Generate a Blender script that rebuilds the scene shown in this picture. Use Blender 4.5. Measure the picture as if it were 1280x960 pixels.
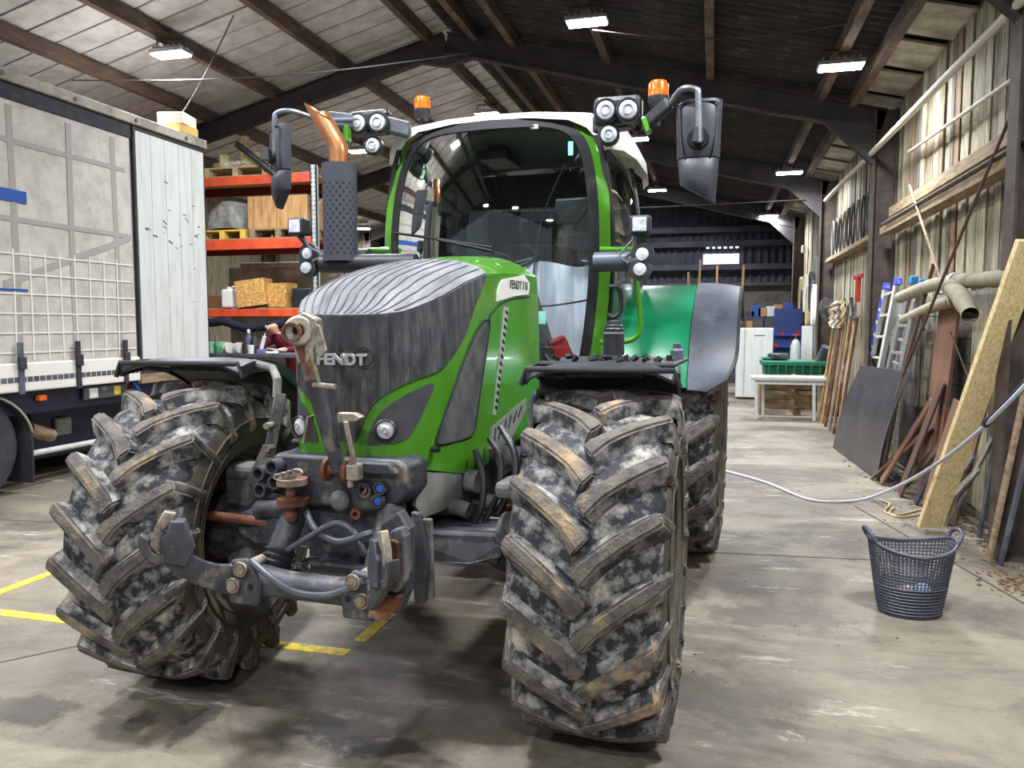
import bpy, bmesh, math, random
from mathutils import Vector, Matrix, Euler
from mathutils.bvhtree import BVHTree

for o in list(bpy.data.objects): bpy.data.objects.remove(o)
scene = bpy.context.scene
C = scene.collection
R = math.radians
rnd = random.Random(7)

# ------------------------------------------------------------------ camera
FPX = 965.0                                   # focal length in pixels of the 1280 wide frame
CAM_H = 1.67
YAW, PITCH = 0.253752, 0.076534               # left of the barn axis, downwards
cam_d = bpy.data.cameras.new('camera')
cam_d.sensor_width = 36.0
cam_d.lens = 36.0 * FPX / 1280.0
cam_d.clip_end = 200
cam = bpy.data.objects.new('camera', cam_d)
C.objects.link(cam)
cam.location = (0, 0, CAM_H)
cam.rotation_euler = (math.pi / 2 - PITCH, 0, YAW)
scene.camera = cam
CR = Vector((math.cos(YAW), math.sin(YAW), 0))
CF = Vector((-math.sin(YAW) * math.cos(PITCH), math.cos(YAW) * math.cos(PITCH), -math.sin(PITCH)))
CU = CR.cross(CF)
CC = Vector((0, 0, CAM_H))

# ------------------------------------------------------------------ world, exposure
world = bpy.data.worlds.new('world'); scene.world = world
world.use_nodes = True
bgn = world.node_tree.nodes['Background']
bgn.inputs[0].default_value = (0.80, 0.88, 1.0, 1)
bgn.inputs[1].default_value = 0.28
LAMP_W = 118.0
scene.view_settings.view_transform = 'Standard'
scene.view_settings.look = 'None'
scene.view_settings.exposure = 0.50
scene.view_settings.gamma = 1.0
scene.view_settings.use_curve_mapping = False

# ------------------------------------------------------------------ measuring helpers (a sight line met with a real plane)
def ray(px, py):
    return CR * ((px - 640) / FPX) + CU * ((480 - py) / FPX) + CF
def on(px, py, axis, val):
    r = ray(px, py); t = (val - CC[axis]) / r[axis]
    return CC + r * t
TH = -0.057
TO = Vector((-1.407, 3.14, 0))
TX = Vector((math.cos(TH), math.sin(TH), 0)); TY = Vector((-math.sin(TH), math.cos(TH), 0))
def tloc(p):
    d = p - TO
    return Vector((d.dot(TX), d.dot(TY), d.z))
def ty(px, py, y):                            # tractor coordinates, at distance y behind the front axle
    r = ray(px, py); t = ((TO - CC).dot(TY) + y) / r.dot(TY)
    return tloc(CC + r * t)
def tx(px, py, x):
    r = ray(px, py); t = ((TO - CC).dot(TX) + x) / r.dot(TX)
    return tloc(CC + r * t)

# ------------------------------------------------------------------ mesh helpers
def V(*a): return Vector(a)
def spl(pts, n=6, closed=False):
    pts = [Vector(p) for p in pts]; out = []
    N = len(pts)
    rng = range(N if closed else N - 1)
    for i in rng:
        if closed:
            p0, p1, p2, p3 = pts[i - 1], pts[i], pts[(i + 1) % N], pts[(i + 2) % N]
        else:
            p1, p2 = pts[i], pts[i + 1]
            p0 = pts[i - 1] if i else p1 * 2 - p2
            p3 = pts[i + 2] if i + 2 < N else p2 * 2 - p1
        for k in range(n):
            t = k / n
            out.append(0.5 * ((2 * p1) + (p2 - p0) * t + (2 * p0 - 5 * p1 + 4 * p2 - p3) * t * t + (3 * p1 - p0 - 3 * p2 + p3) * t ** 3))
    if not closed: out.append(pts[-1])
    return out
def interp(tab, x):
    if x <= tab[0][0]: return tab[0][1]
    for (a, b), (c, d) in zip(tab, tab[1:]):
        if x <= c: return b + (d - b) * (x - a) / (c - a)
    return tab[-1][1]

class MB:
    def __init__(s): s.v = []; s.f = []; s.m = []
    def add(s, vs, fs, m=0):
        b = len(s.v); s.v += [tuple(p) for p in vs]
        for f in fs: s.f.append([b + i for i in f]); s.m.append(m)
        return s
    def box(s, x0, x1, y0, y1, z0, z1, m=0):
        return s.add([(x0,y0,z0),(x1,y0,z0),(x1,y1,z0),(x0,y1,z0),(x0,y0,z1),(x1,y0,z1),(x1,y1,z1),(x0,y1,z1)],
                     [(0,3,2,1),(4,5,6,7),(0,1,5,4),(1,2,6,5),(2,3,7,6),(3,0,4,7)], m)
    def obox(s, c, size, rot=(0,0,0), m=0):
        M = Euler(rot).to_matrix(); c = Vector(c); a, b, d = [q / 2 for q in size]
        vs = [c + M @ Vector(p) for p in [(-a,-b,-d),(a,-b,-d),(a,b,-d),(-a,b,-d),(-a,-b,d),(a,-b,d),(a,b,d),(-a,b,d)]]
        return s.add(vs, [(0,3,2,1),(4,5,6,7),(0,1,5,4),(1,2,6,5),(2,3,7,6),(3,0,4,7)], m)
    def beam(s, p0, p1, w, h, up=(0,0,1), m=0):           # box from p0 to p1, w across, h along up
        p0 = Vector(p0); p1 = Vector(p1); d = (p1 - p0).normalized(); up = Vector(up)
        x = d.cross(up)
        if x.length < 1e-4: x = d.cross(Vector((1,0,0)))
        x.normalize(); u = x.cross(d)
        vs = []
        for p in (p0, p1):
            for a, b in ((-1,-1),(1,-1),(1,1),(-1,1)): vs.append(p + x * (a * w / 2) + u * (b * h / 2))
        return s.add(vs, [(0,1,2,3),(7,6,5,4),(0,4,5,1),(1,5,6,2),(2,6,7,3),(3,7,4,0)], m)
    def tube(s, pts, r, seg=8, cap=True, m=0, closed=False):
        pts = [Vector(p) for p in pts]; n = len(pts)
        rs = r if isinstance(r, (list, tuple)) else [r] * n
        def tang(i):
            if closed: return (pts[(i + 1) % n] - pts[i - 1]).normalized()
            return (pts[min(i + 1, n - 1)] - pts[max(i - 1, 0)]).normalized()
        t = tang(0); a = Vector((0,0,1)) if abs(t.z) < .9 else Vector((1,0,0))
        u = t.cross(a).normalized(); vs = []
        for i in range(n):
            t = tang(i); u = (u - t * u.dot(t)).normalized(); w = t.cross(u)
            for k in range(seg):
                q = 2 * math.pi * k / seg
                vs.append(pts[i] + (u * math.cos(q) + w * math.sin(q)) * rs[i])
        fs = []
        for i in range(n if closed else n - 1):
            j = (i + 1) % n
            for k in range(seg):
                l = (k + 1) % seg
                fs.append((i * seg + k, i * seg + l, j * seg + l, j * seg + k))
        if cap and not closed:
            fs.append(tuple(range(seg))[::-1]); fs.append(tuple((n - 1) * seg + k for k in range(seg)))
        return s.add(vs, fs, m)
    def cyl(s, p0, p1, r0, r1=None, seg=16, m=0):
        return s.tube([p0, p1], [r0, r0 if r1 is None else r1], seg, True, m)
    def lathe(s, prof, org=(0,0,0), axis=(0,0,1), seg=32, m=0, closed=False):   # prof: (radius, height)
        a = Vector(axis).normalized(); h = Vector((1,0,0)) if abs(a.x) < .9 else Vector((0,1,0))
        u = a.cross(h).normalized(); w = a.cross(u); org = Vector(org); vs = []
        for rr, hh in prof:
            for k in range(seg):
                q = 2 * math.pi * k / seg
                vs.append(org + a * hh + (u * math.cos(q) + w * math.sin(q)) * rr)
        n = len(prof); fs = []
        for i in range(n if closed else n - 1):
            j = (i + 1) % n
            for k in range(seg):
                l = (k + 1) % seg; fs.append((i * seg + k, i * seg + l, j * seg + l, j * seg + k))
        return s.add(vs, fs, m)
    def sphere(s, c, r, seg=16, rings=8, sc=(1,1,1), m=0):
        prof = []
        b = len(s.v)
        for i in range(rings + 1):
            q = math.pi * i / rings; prof.append((max(1e-4, math.sin(q)) * r, -math.cos(q) * r))
        s.lathe(prof, (0,0,0), (0,0,1), seg, m)
        for i in range(b, len(s.v)):
            p = s.v[i]; s.v[i] = (c[0] + p[0] * sc[0], c[1] + p[1] * sc[1], c[2] + p[2] * sc[2])
        return s
    def prism(s, poly, off, m=0):                          # planar 3d polygon extruded by a vector
        poly = [Vector(p) for p in poly]; off = Vector(off); n = len(poly)
        fs = [tuple(range(n)), tuple(range(2 * n - 1, n - 1, -1))]
        for i in range(n): fs.append((i, n + i, n + (i + 1) % n, (i + 1) % n))
        return s.add(poly + [p + off for p in poly], fs, m)
    def grid(s, rows, m=0, thick=None):
        n = len(rows); k = len(rows[0])
        fs = [(i*k+j, i*k+j+1, (i+1)*k+j+1, (i+1)*k+j) for i in range(n-1) for j in range(k-1)]
        vs = [Vector(p) for r in rows for p in r]
        if thick is None: return s.add(vs, fs, m)
        off = Vector(thick); t = len(vs)
        f2 = fs + [tuple(t + i for i in reversed(f)) for f in fs]
        edge = [j for j in range(k)] + [i*k+k-1 for i in range(1, n)] + [(n-1)*k+j for j in range(k-2, -1, -1)] + [i*k for i in range(n-2, 0, -1)]
        for a, b in zip(edge, edge[1:] + edge[:1]): f2.append((a, t + a, t + b, b))
        return s.add(vs + [p + off for p in vs], f2, m)
    def mirror(s):                                         # add the copy mirrored in x
        b = len(s.v); n = len(s.f)
        s.v += [(-p[0], p[1], p[2]) for p in s.v[:b]]
        for i in range(n): s.f.append([b + q for q in reversed(s.f[i])]); s.m.append(s.m[i])
        return s
    def mesh(s, name, mats, smooth=True, angle=35):
        me = bpy.data.meshes.new(name); me.from_pydata(s.v, [], s.f)
        for mt in (mats if isinstance(mats, (list, tuple)) else [mats]): me.materials.append(mt)
        me.polygons.foreach_set('material_index', s.m)
        bm = bmesh.new(); bm.from_mesh(me); bmesh.ops.recalc_face_normals(bm, faces=bm.faces); bm.to_mesh(me); bm.free()
        if smooth:
            me.polygons.foreach_set('use_smooth', [True] * len(me.polygons)); me.set_sharp_from_angle(angle=R(angle))
        me.update(); return me
    def build(s, name, mats, parent=None, smooth=True, bevel=0, loc=(0,0,0), rot=(0,0,0), kind=None):
        o = bpy.data.objects.new(name, s.mesh(name, mats, smooth)); C.objects.link(o)
        o.location = loc; o.rotation_euler = rot
        if parent: o.parent = parent
        if bevel:
            b = o.modifiers.new('bevel', 'BEVEL'); b.width = bevel; b.segments = 2; b.limit_method = 'ANGLE'; b.angle_limit = R(40)
        if kind: o['kind'] = kind
        return o

def pair(mb, *a, **k):                                     # the piece and its mirror image, two objects
    o = mb.build(*a, **k); q = MB(); q.v = [(-p[0], p[1], p[2]) for p in mb.v]; q.f = [list(reversed(f)) for f in mb.f]; q.m = list(mb.m)
    q.build(*a, **k); return o
MB.pair = pair

def tag(o, label, cat, group=None):
    o['label'] = label; o['category'] = cat
    if group: o['group'] = group
    return o
def empty(name, loc=(0,0,0), rz=0, parent=None):
    o = bpy.data.objects.new(name, None); C.objects.link(o); o.location = loc; o.rotation_euler = (0,0,rz)
    o.empty_display_size = .1
    if parent: o.parent = parent
    return o
def thing(name, label, cat, loc=(0,0,0), rz=0, group=None):
    return tag(empty(name, loc, rz), label, cat, group)
def inst(me, name, parent=None, loc=(0,0,0), rot=(0,0,0)):
    o = bpy.data.objects.new(name, me); C.objects.link(o); o.location = loc; o.rotation_euler = rot
    if parent: o.parent = parent
    return o
def structure(o): o['kind'] = 'structure'; return o
def copy_tree(o, parent=None):
    c = o.copy(); C.objects.link(c); c.parent = parent
    for ch in o.children: copy_tree(ch, c)
    return c

def patch(poly, res, fn, off=0.0, back=0.015):             # 2d outline cut into a grid, laid on a curved surface fn(u,v)->(point,normal)
    bm = bmesh.new()
    bm.faces.new([bm.verts.new((p[0], p[1], 0)) for p in poly])
    us = [p[0] for p in poly]; vs = [p[1] for p in poly]
    for ax, lo, hi in ((0, min(us), max(us)), (1, min(vs), max(vs))):
        n = int((hi - lo) / res)
        for i in range(1, n + 1):
            co = [0,0,0]; co[ax] = lo + (hi - lo) * i / (n + 1)
            no = [0,0,0]; no[ax] = 1
            bmesh.ops.bisect_plane(bm, geom=bm.verts[:] + bm.edges[:] + bm.faces[:], dist=1e-6, plane_co=co, plane_no=no)
    bm.verts.ensure_lookup_table(); bm.verts.index_update()
    pts = []; bks = []
    for v in bm.verts:
        p, n = fn(v.co.x, v.co.y); pts.append(p + n * off); bks.append(p + n * (off - back))
    k = len(pts); fs = [[v.index for v in f.verts] for f in bm.faces]
    sk = [(e.verts[0].index, e.verts[1].index, e.verts[1].index + k, e.verts[0].index + k) for e in bm.edges if len(e.link_faces) == 1]
    bm.free()
    mb = MB(); mb.add(pts + bks, fs + [list(q) for q in sk])
    return mb

# ------------------------------------------------------------------ materials
MATS = {}
def lin(r, g, b):
    f = lambda c: (c / 255 / 12.92) if c / 255 <= .04045 else ((c / 255 + .055) / 1.055) ** 2.4
    return (f(r), f(g), f(b), 1)
def mat(name, col, rough=.6, metal=0., col2=None, scale=6., lo=.4, hi=.65, stretch=(1,1,1), bump=0., bscale=40., col3=None, scale3=2., lo3=.5, hi3=.7, spec=.5, coat=0., detail=6., vary=False):
    if name in MATS: return MATS[name]
    m = bpy.data.materials.new(name); m.use_nodes = True; MATS[name] = m
    nt = m.node_tree; N = nt.nodes; L = nt.links
    b = N['Principled BSDF']; b.inputs['Roughness'].default_value = rough; b.inputs['Metallic'].default_value = metal
    b.inputs['Specular IOR Level'].default_value = spec; b.inputs['Coat Weight'].default_value = coat
    b.inputs['Base Color'].default_value = lin(*col)
    tc = N.new('ShaderNodeTexCoord'); mp = N.new('ShaderNodeMapping'); mp.inputs['Scale'].default_value = stretch
    L.new(tc.outputs['Object'], mp.inputs[0])
    if vary:                                                # each copy gets its own patch of the pattern
        oi = N.new('ShaderNodeObjectInfo'); vm = N.new('ShaderNodeVectorMath'); vm.operation = 'SCALE'; vm.inputs[0].default_value = (37, 53, 29); L.new(oi.outputs['Random'], vm.inputs['Scale']); L.new(vm.outputs[0], mp.inputs['Location'])
    cur = None
    for c2, sc, a, z in ((col2, scale, lo, hi), (col3, scale3, lo3, hi3)):
        if c2 is None: continue
        n = N.new('ShaderNodeTexNoise'); n.inputs['Scale'].default_value = sc; n.inputs['Detail'].default_value = detail; n.inputs['Roughness'].default_value = .65
        L.new(mp.outputs[0], n.inputs['Vector'])
        rp = N.new('ShaderNodeValToRGB'); rp.color_ramp.elements[0].position = a; rp.color_ramp.elements[1].position = z
        L.new(n.outputs['Fac'], rp.inputs[0])
        mx = N.new('ShaderNodeMix'); mx.data_type = 'RGBA'; L.new(rp.outputs[0], mx.inputs[0])
        if cur is None: mx.inputs[6].default_value = lin(*col)
        else: L.new(cur, mx.inputs[6])
        mx.inputs[7].default_value = lin(*c2); cur = mx.outputs[2]
    if cur: L.new(cur, b.inputs['Base Color'])
    if bump:
        n = N.new('ShaderNodeTexNoise'); n.inputs['Scale'].default_value = bscale; n.inputs['Detail'].default_value = 4
        L.new(mp.outputs[0], n.inputs['Vector'])
        bp = N.new('ShaderNodeBump'); bp.inputs['Strength'].default_value = bump; bp.inputs['Distance'].default_value = .01
        L.new(n.outputs['Fac'], bp.inputs['Height']); L.new(bp.outputs[0], b.inputs['Normal'])
    return m
def emit(name, col, s):
    m = bpy.data.materials.new(name); m.use_nodes = True; b = m.node_tree.nodes['Principled BSDF']
    b.inputs['Base Color'].default_value = (0,0,0,1)
    b.inputs['Emission Color'].default_value = lin(*col); b.inputs['Emission Strength'].default_value = s
    return m
def glass(name, tint, gloss=.1, rough=.02):
    m = bpy.data.materials.new(name); m.use_nodes = True; nt = m.node_tree; N = nt.nodes; L = nt.links
    N.remove(N['Principled BSDF']); out = N['Material Output']
    t = N.new('ShaderNodeBsdfTransparent'); t.inputs[0].default_value = lin(*tint)
    g = N.new('ShaderNodeBsdfGlossy'); g.inputs['Roughness'].default_value = rough; g.inputs[0].default_value = (.95,1,1,1)
    fr = N.new('ShaderNodeFresnel'); fr.inputs[0].default_value = 1.5
    ad = N.new('ShaderNodeMath'); ad.operation = 'MAXIMUM'; ad.inputs[1].default_value = gloss; L.new(fr.outputs[0], ad.inputs[0])
    mx = N.new('ShaderNodeMixShader'); L.new(ad.outputs[0], mx.inputs[0]); L.new(t.outputs[0], mx.inputs[1]); L.new(g.outputs[0], mx.inputs[2])
    L.new(mx.outputs[0], out.inputs[0])
    return m

def floor_material():
    m = bpy.data.materials.new('worn_concrete'); m.use_nodes = True; nt = m.node_tree; N = nt.nodes; L = nt.links
    b = N['Principled BSDF']; tc = N.new('ShaderNodeTexCoord')
    def noise(sc, st=(1,1,1), det=8, rough=.65, dist=0.):
        mp = N.new('ShaderNodeMapping'); mp.inputs['Scale'].default_value = st; L.new(tc.outputs['Object'], mp.inputs[0])
        n = N.new('ShaderNodeTexNoise'); n.inputs['Scale'].default_value = sc; n.inputs['Detail'].default_value = det
        n.inputs['Roughness'].default_value = rough; n.inputs['Distortion'].default_value = dist; L.new(mp.outputs[0], n.inputs['Vector']); return n.outputs['Fac']
    def ramp(s, a, z, p=1.0):
        r = N.new('ShaderNodeMapRange'); r.inputs[1].default_value = a; r.inputs[2].default_value = z; r.inputs[4].default_value = p; L.new(s, r.inputs[0]); return r.outputs[0]
    def mix(f, a, c):
        x = N.new('ShaderNodeMix'); x.data_type = 'RGBA'; L.new(f, x.inputs[0])
        if isinstance(a, tuple): x.inputs[6].default_value = a
        else: L.new(a, x.inputs[6])
        x.inputs[7].default_value = c; return x.outputs[2]
    c = mix(ramp(noise(1.1), .35, .7), lin(143,133,115), lin(112,103,91))
    c = mix(ramp(noise(.6, (1,1.5,1), 12, .72, .6), .46, .58, .9), c, lin(90,81,73))
    c = mix(ramp(noise(2.2, (.5,1.8,1), 14, .78, .5), .57, .68, .85), c, lin(208,203,193))
    c = mix(ramp(noise(3.6, (.6,2.0,1), 14, .8, .3), .57, .70, .8), c, lin(76,68,61))
    c = mix(ramp(noise(14, (1,1.6,1), 12, .8), .54, .72, .5), c, lin(94,85,76))
    c = mix(ramp(noise(20, (1,2,1), 12, .8), .58, .74, .55), c, lin(206,198,182))
    c = mix(ramp(noise(85, det=3), .60, .72, .45), c, lin(70,63,56))
    wob = noise(7, (1,1,1), 10, .7); big = noise(2.3, (1,1,1), 8, .7, .4)
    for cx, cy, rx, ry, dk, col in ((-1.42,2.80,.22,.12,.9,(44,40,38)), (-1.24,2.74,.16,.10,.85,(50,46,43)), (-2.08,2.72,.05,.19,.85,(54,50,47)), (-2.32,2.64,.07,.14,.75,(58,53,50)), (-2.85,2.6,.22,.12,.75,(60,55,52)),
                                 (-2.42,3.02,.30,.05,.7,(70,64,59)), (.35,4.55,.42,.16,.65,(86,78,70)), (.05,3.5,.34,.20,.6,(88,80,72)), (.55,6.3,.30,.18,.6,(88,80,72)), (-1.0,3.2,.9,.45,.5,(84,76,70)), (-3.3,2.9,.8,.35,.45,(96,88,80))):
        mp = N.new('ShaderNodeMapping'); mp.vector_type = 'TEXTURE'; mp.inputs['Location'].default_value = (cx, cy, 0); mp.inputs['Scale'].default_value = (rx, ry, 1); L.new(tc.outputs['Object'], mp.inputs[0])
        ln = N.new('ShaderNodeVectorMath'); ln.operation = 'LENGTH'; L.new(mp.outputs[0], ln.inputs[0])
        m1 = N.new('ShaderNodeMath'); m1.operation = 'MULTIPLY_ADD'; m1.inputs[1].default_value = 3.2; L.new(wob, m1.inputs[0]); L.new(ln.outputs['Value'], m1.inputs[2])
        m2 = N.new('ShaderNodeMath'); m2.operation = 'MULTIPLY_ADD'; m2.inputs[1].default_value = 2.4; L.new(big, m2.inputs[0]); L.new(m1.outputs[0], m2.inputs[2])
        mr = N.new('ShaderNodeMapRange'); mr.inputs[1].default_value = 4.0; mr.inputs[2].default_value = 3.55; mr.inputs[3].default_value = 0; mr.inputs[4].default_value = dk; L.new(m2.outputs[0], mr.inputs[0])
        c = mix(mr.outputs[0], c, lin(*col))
    L.new(c, b.inputs['Base Color'])
    rr = ramp(noise(1.7), .3, .7); mr = N.new('ShaderNodeMapRange'); mr.inputs[3].default_value = .45; mr.inputs[4].default_value = .8; L.new(rr, mr.inputs[0]); L.new(mr.outputs[0], b.inputs['Roughness'])
    bp = N.new('ShaderNodeBump'); bp.inputs['Strength'].default_value = .35; bp.inputs['Distance'].default_value = .01
    L.new(noise(26, det=8, rough=.7), bp.inputs['Height']); L.new(bp.outputs[0], b.inputs['Normal'])
    return m

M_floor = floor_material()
M_steel = mat('dark_steel', (62,54,52), .7, .1, (38,36,42), 3)
M_purlin = mat('brown_purlin', (90,72,60), .8, 0, (56,46,42), 2.5, stretch=(1,.3,1), col3=(120,98,78), scale3=9)
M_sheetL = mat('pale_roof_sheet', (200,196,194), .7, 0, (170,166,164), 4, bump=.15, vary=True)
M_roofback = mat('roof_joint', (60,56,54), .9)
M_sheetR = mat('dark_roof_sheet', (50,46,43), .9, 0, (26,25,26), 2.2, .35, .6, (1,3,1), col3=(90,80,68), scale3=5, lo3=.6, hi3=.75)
M_eave = mat('eave_sheet', (170,164,150), .8, 0, (118,112,104), 3)
M_board = [mat('weathered_board_%s' % n, c, .85, 0, c2, 6, .38, .62, (3,3,.3), .4, 40, c3, 11, .52, .66, detail=10) for n, c, c2, c3 in (
    ('grey', (142,132,110), (104,93,76), (66,58,47)), ('pale', (182,172,146), (140,130,108), (86,77,60)),
    ('brown', (150,122,94), (108,86,64), (76,60,46)), ('green', (164,162,138), (124,118,98), (90,82,66)), ('dim', (118,110,98), (84,78,70), (60,54,48)))]
M_block = mat('concrete_block', (150,146,136), .9, 0, (118,112,102), 5, bump=.4, bscale=60)
M_timber = mat('old_timber', (158,138,108), .85, 0, (112,94,72), 7, stretch=(3,.4,3), bump=.2)
M_post = mat('post_steel', (82,68,60), .75, .1, (50,44,42), 4)
M_endup = mat('end_sheet', (58,60,72), .85, 0, (40,42,54), 2)
M_endlow = mat('end_block', (84,80,76), .9, 0, (60,56,54), 3)
M_yellow = mat('line_yellow', (222,194,44), .7, 0, (140,130,96), 11, .48, .62, detail=10)
M_black = mat('black_plastic', (30,31,35), .45, 0, (52,54,58), 5)
M_dusty = mat('dusty_black', (42,42,46), .6, 0, (112,110,106), 7, .45, .75)
M_chassis = mat('chassis_grey', (72,74,81), .5, .1, (50,50,54), 6, col3=(134,124,110), scale3=9, lo3=.55, hi3=.70, detail=10, bump=.15, bscale=60)
M_dustgrey = mat('dusty_grey', (120,118,114), .75, 0, (70,70,76), 8, col3=(160,152,138), scale3=5)
M_rust = mat('rusty_steel', (126,76,52), .75, .3, (84,56,46), 9, col3=(150,140,128), scale3=6)
M_worn = mat('worn_zinc', (176,168,152), .55, .4, (122,100,82), 9, .45, .65, col3=(96,92,90), scale3=16)
M_green = mat('green_paint', (78,142,34), .25, 0, (70,130,32), 2, coat=.5)
M_fgreen = mat('fender_green', (26,138,92), .3, 0, (22,120,80), 2, coat=.4)
M_skirt = mat('skirt_grey', (140,142,134), .6, 0, (112,112,106), 5)
M_lite = mat('mudguard_grey', (84,88,98), .45, 0, (70,74,84), 2.5, .35, .65, col3=(112,116,124), scale3=3)
M_white = mat('roof_white', (226,222,208), .45)
M_chrome = mat('bright_steel', (205,205,205), .25, .9)
M_dark = mat('deep_black', (16,16,18), .7)
M_red = mat('red_paint', (176,44,36), .5)
# ================================================================== the barn
RIDGE, ZR, SL = -3.9, 5.68, 0.253
WX, LX, Y0, Y1 = 2.30, -10.3, -5.0, 23.0
def zraf(x): return ZR - SL * abs(x - RIDGE)
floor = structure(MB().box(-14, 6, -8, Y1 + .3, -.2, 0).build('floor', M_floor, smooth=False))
for x0, x1, y0, y1 in ((-4.33, -1.77, 3.45, 3.53), (-4.33, -4.25, 3.60, 6.0), (-1.81, -1.74, 3.64, 4.05)):
    MB().box(x0, x1, y0, y1, 0, .003).build('yellow_line', M_yellow, floor, False)
# slab joints
M_joint = mat('slab_joint', (86,78,68), .95)
MB().beam((1.30, 7.6, .001), (2.05, 4.2, .001), .02, .003).build('slab_joint', M_joint, floor, False)
MB().beam((-6.0, 5.2, .001), (1.6, 5.9, .001), .012, .003).build('slab_joint', M_joint, floor, False)
MB().beam((-4.2, 2.0, .001), (-2.0, 4.6, .001), .012, .003).build('slab_joint', M_joint, floor, False)

# walls
wallR = structure(MB().box(WX, WX + .12, Y0, Y1, 0, 4.8).build('wall_right', M_board[4], smooth=False))
wallL = structure(MB().box(LX - .12, LX, Y0, Y1, 0, 4.8).build('wall_left', M_board[0], smooth=False))
wallE = structure(MB().prism([(LX, Y1, 0), (WX, Y1, 0), (WX, Y1, 4.5), (RIDGE, Y1, 6.05), (LX, Y1, 4.5)], (0, .15, 0)).build('wall_end', M_endup, smooth=False))
MB().box(LX, WX, Y1 - .1, Y1, 0, 2.8).build('block_base', M_endlow, wallE, False)
# profiled cladding of the end wall with its lit roof-light strip
def corr(x0, x1, y, z0, z1, amp, per):
    n = max(4, int((x1 - x0) / per * 8)); rows = []
    for z in (z0, z1): rows.append([(x0 + (x1 - x0) * i / n, y - amp + amp * math.cos(2 * math.pi * (x1 - x0) * i / n / per), z) for i in range(n + 1)])
    return MB().grid(rows, thick=(0, .01, 0))
for i in range(12):
    xa = LX + .05 + i * 1.035
    if abs(xa + .5 + .15) < .3: pass
    corr(xa, xa + 1.03, Y1 - .02, 2.8, 3.36, .03, .2).build('cladding_sheet', M_endup, wallE)
    corr(xa, xa + 1.03, Y1 - .04, 3.36, zraf(xa + .5) + .12, .03, .2).build('cladding_sheet', M_endup, wallE)
M_rooflight = emit('daylit_rooflight', (235,240,255), 2.2)
corr(-.30, .68, Y1 - .10, 3.37, 3.67, .03, .2).build('roof_light', M_rooflight, wallE)
for k in range(6): MB().box(-.22 + k * .16, -.14 + k * .16, Y1 - .13, Y1 - .1, 3.83, 3.89).build('light_slot', M_rooflight, wallE, False)
for z in (3.3, 3.95, 4.35): MB().box(LX, WX, Y1 - .28, Y1 - .13, z - .08, z + .08).build('sheeting_rail', M_endup, wallE, False)
MB().box(LX, WX, Y1 - .24, Y1 - .1, 2.76, 2.86).build('sheeting_rail', M_steel, wallE, False)

# boards and blocks of the right wall
bmesh_cache = {}
def board(y, w, z0, z1, mi, th):
    MB().box(WX - th, WX, y, y + w - .018, z0, z1).build('board', M_board[mi], wallR, False)
y = 3.5
while y < Y1 - .2:
    w = rnd.choice((.14, .16, .18, .2)) * (1.0 if y < 12 else 1.35)
    mi = rnd.choice((0, 0, 1, 1, 1, 2, 3, 4)) if y < 12 else rnd.choice((0, 1, 1, 2, 3))
    if y < 11.6:
        board(y, w, 2.0 + rnd.uniform(-.03, .03), 4.5, mi, rnd.uniform(.02, .045))
    else:
        board(y, w, .02, 2.86, mi, rnd.uniform(.02, .045)); board(y, w, 2.88, 4.5, rnd.choice((0, 1, 3, 4)), rnd.uniform(.02, .045))
    y += w
me_blk = MB().box(-.05, 0, .004, .446, .004, .216).mesh('block', M_block, False)
for r in range(9):
    y = 4.2 + (.225 if r % 2 else 0)
    while y < 11.4:
        inst(me_blk, 'block', wallR, (WX - rnd.uniform(0, .006), y, r * .22)); y += .45
# weathered panel sheets on the blockwork
for ya, yb, za, zb, m in ((6.55, 7.1, .05, 1.86, 0), (7.12, 7.62, .1, 1.80, 1), (8.55, 9.3, .02, 1.6, 0), (9.35, 10.2, .02, 1.75, 4)):
    MB().box(WX - .085, WX - .06, ya, yb, za, zb).build('panel', M_board[m], wallR, False)
# long rails on the wall
def wrail(name, p0, p1, w, h, m): return MB().beam(p0, p1, w, h).build(name, m, wallR, False, .004)
wrail('wall_rail', (2.20, 4.0, 3.10), (2.20, 10.9, 3.10), .10, .12, M_timber)
wrail('wall_rail', (2.13, 4.0, 2.86), (2.13, 10.9, 2.86), .16, .09, M_timber)
wrail('wall_rail', (2.18, 11.3, 2.90), (2.18, 16.2, 2.90), .18, .07, M_timber)
wrail('wall_rail', (2.2, 16.5, 2.7), (2.2, 21.4, 2.7), .1, .07, M_timber)
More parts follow.
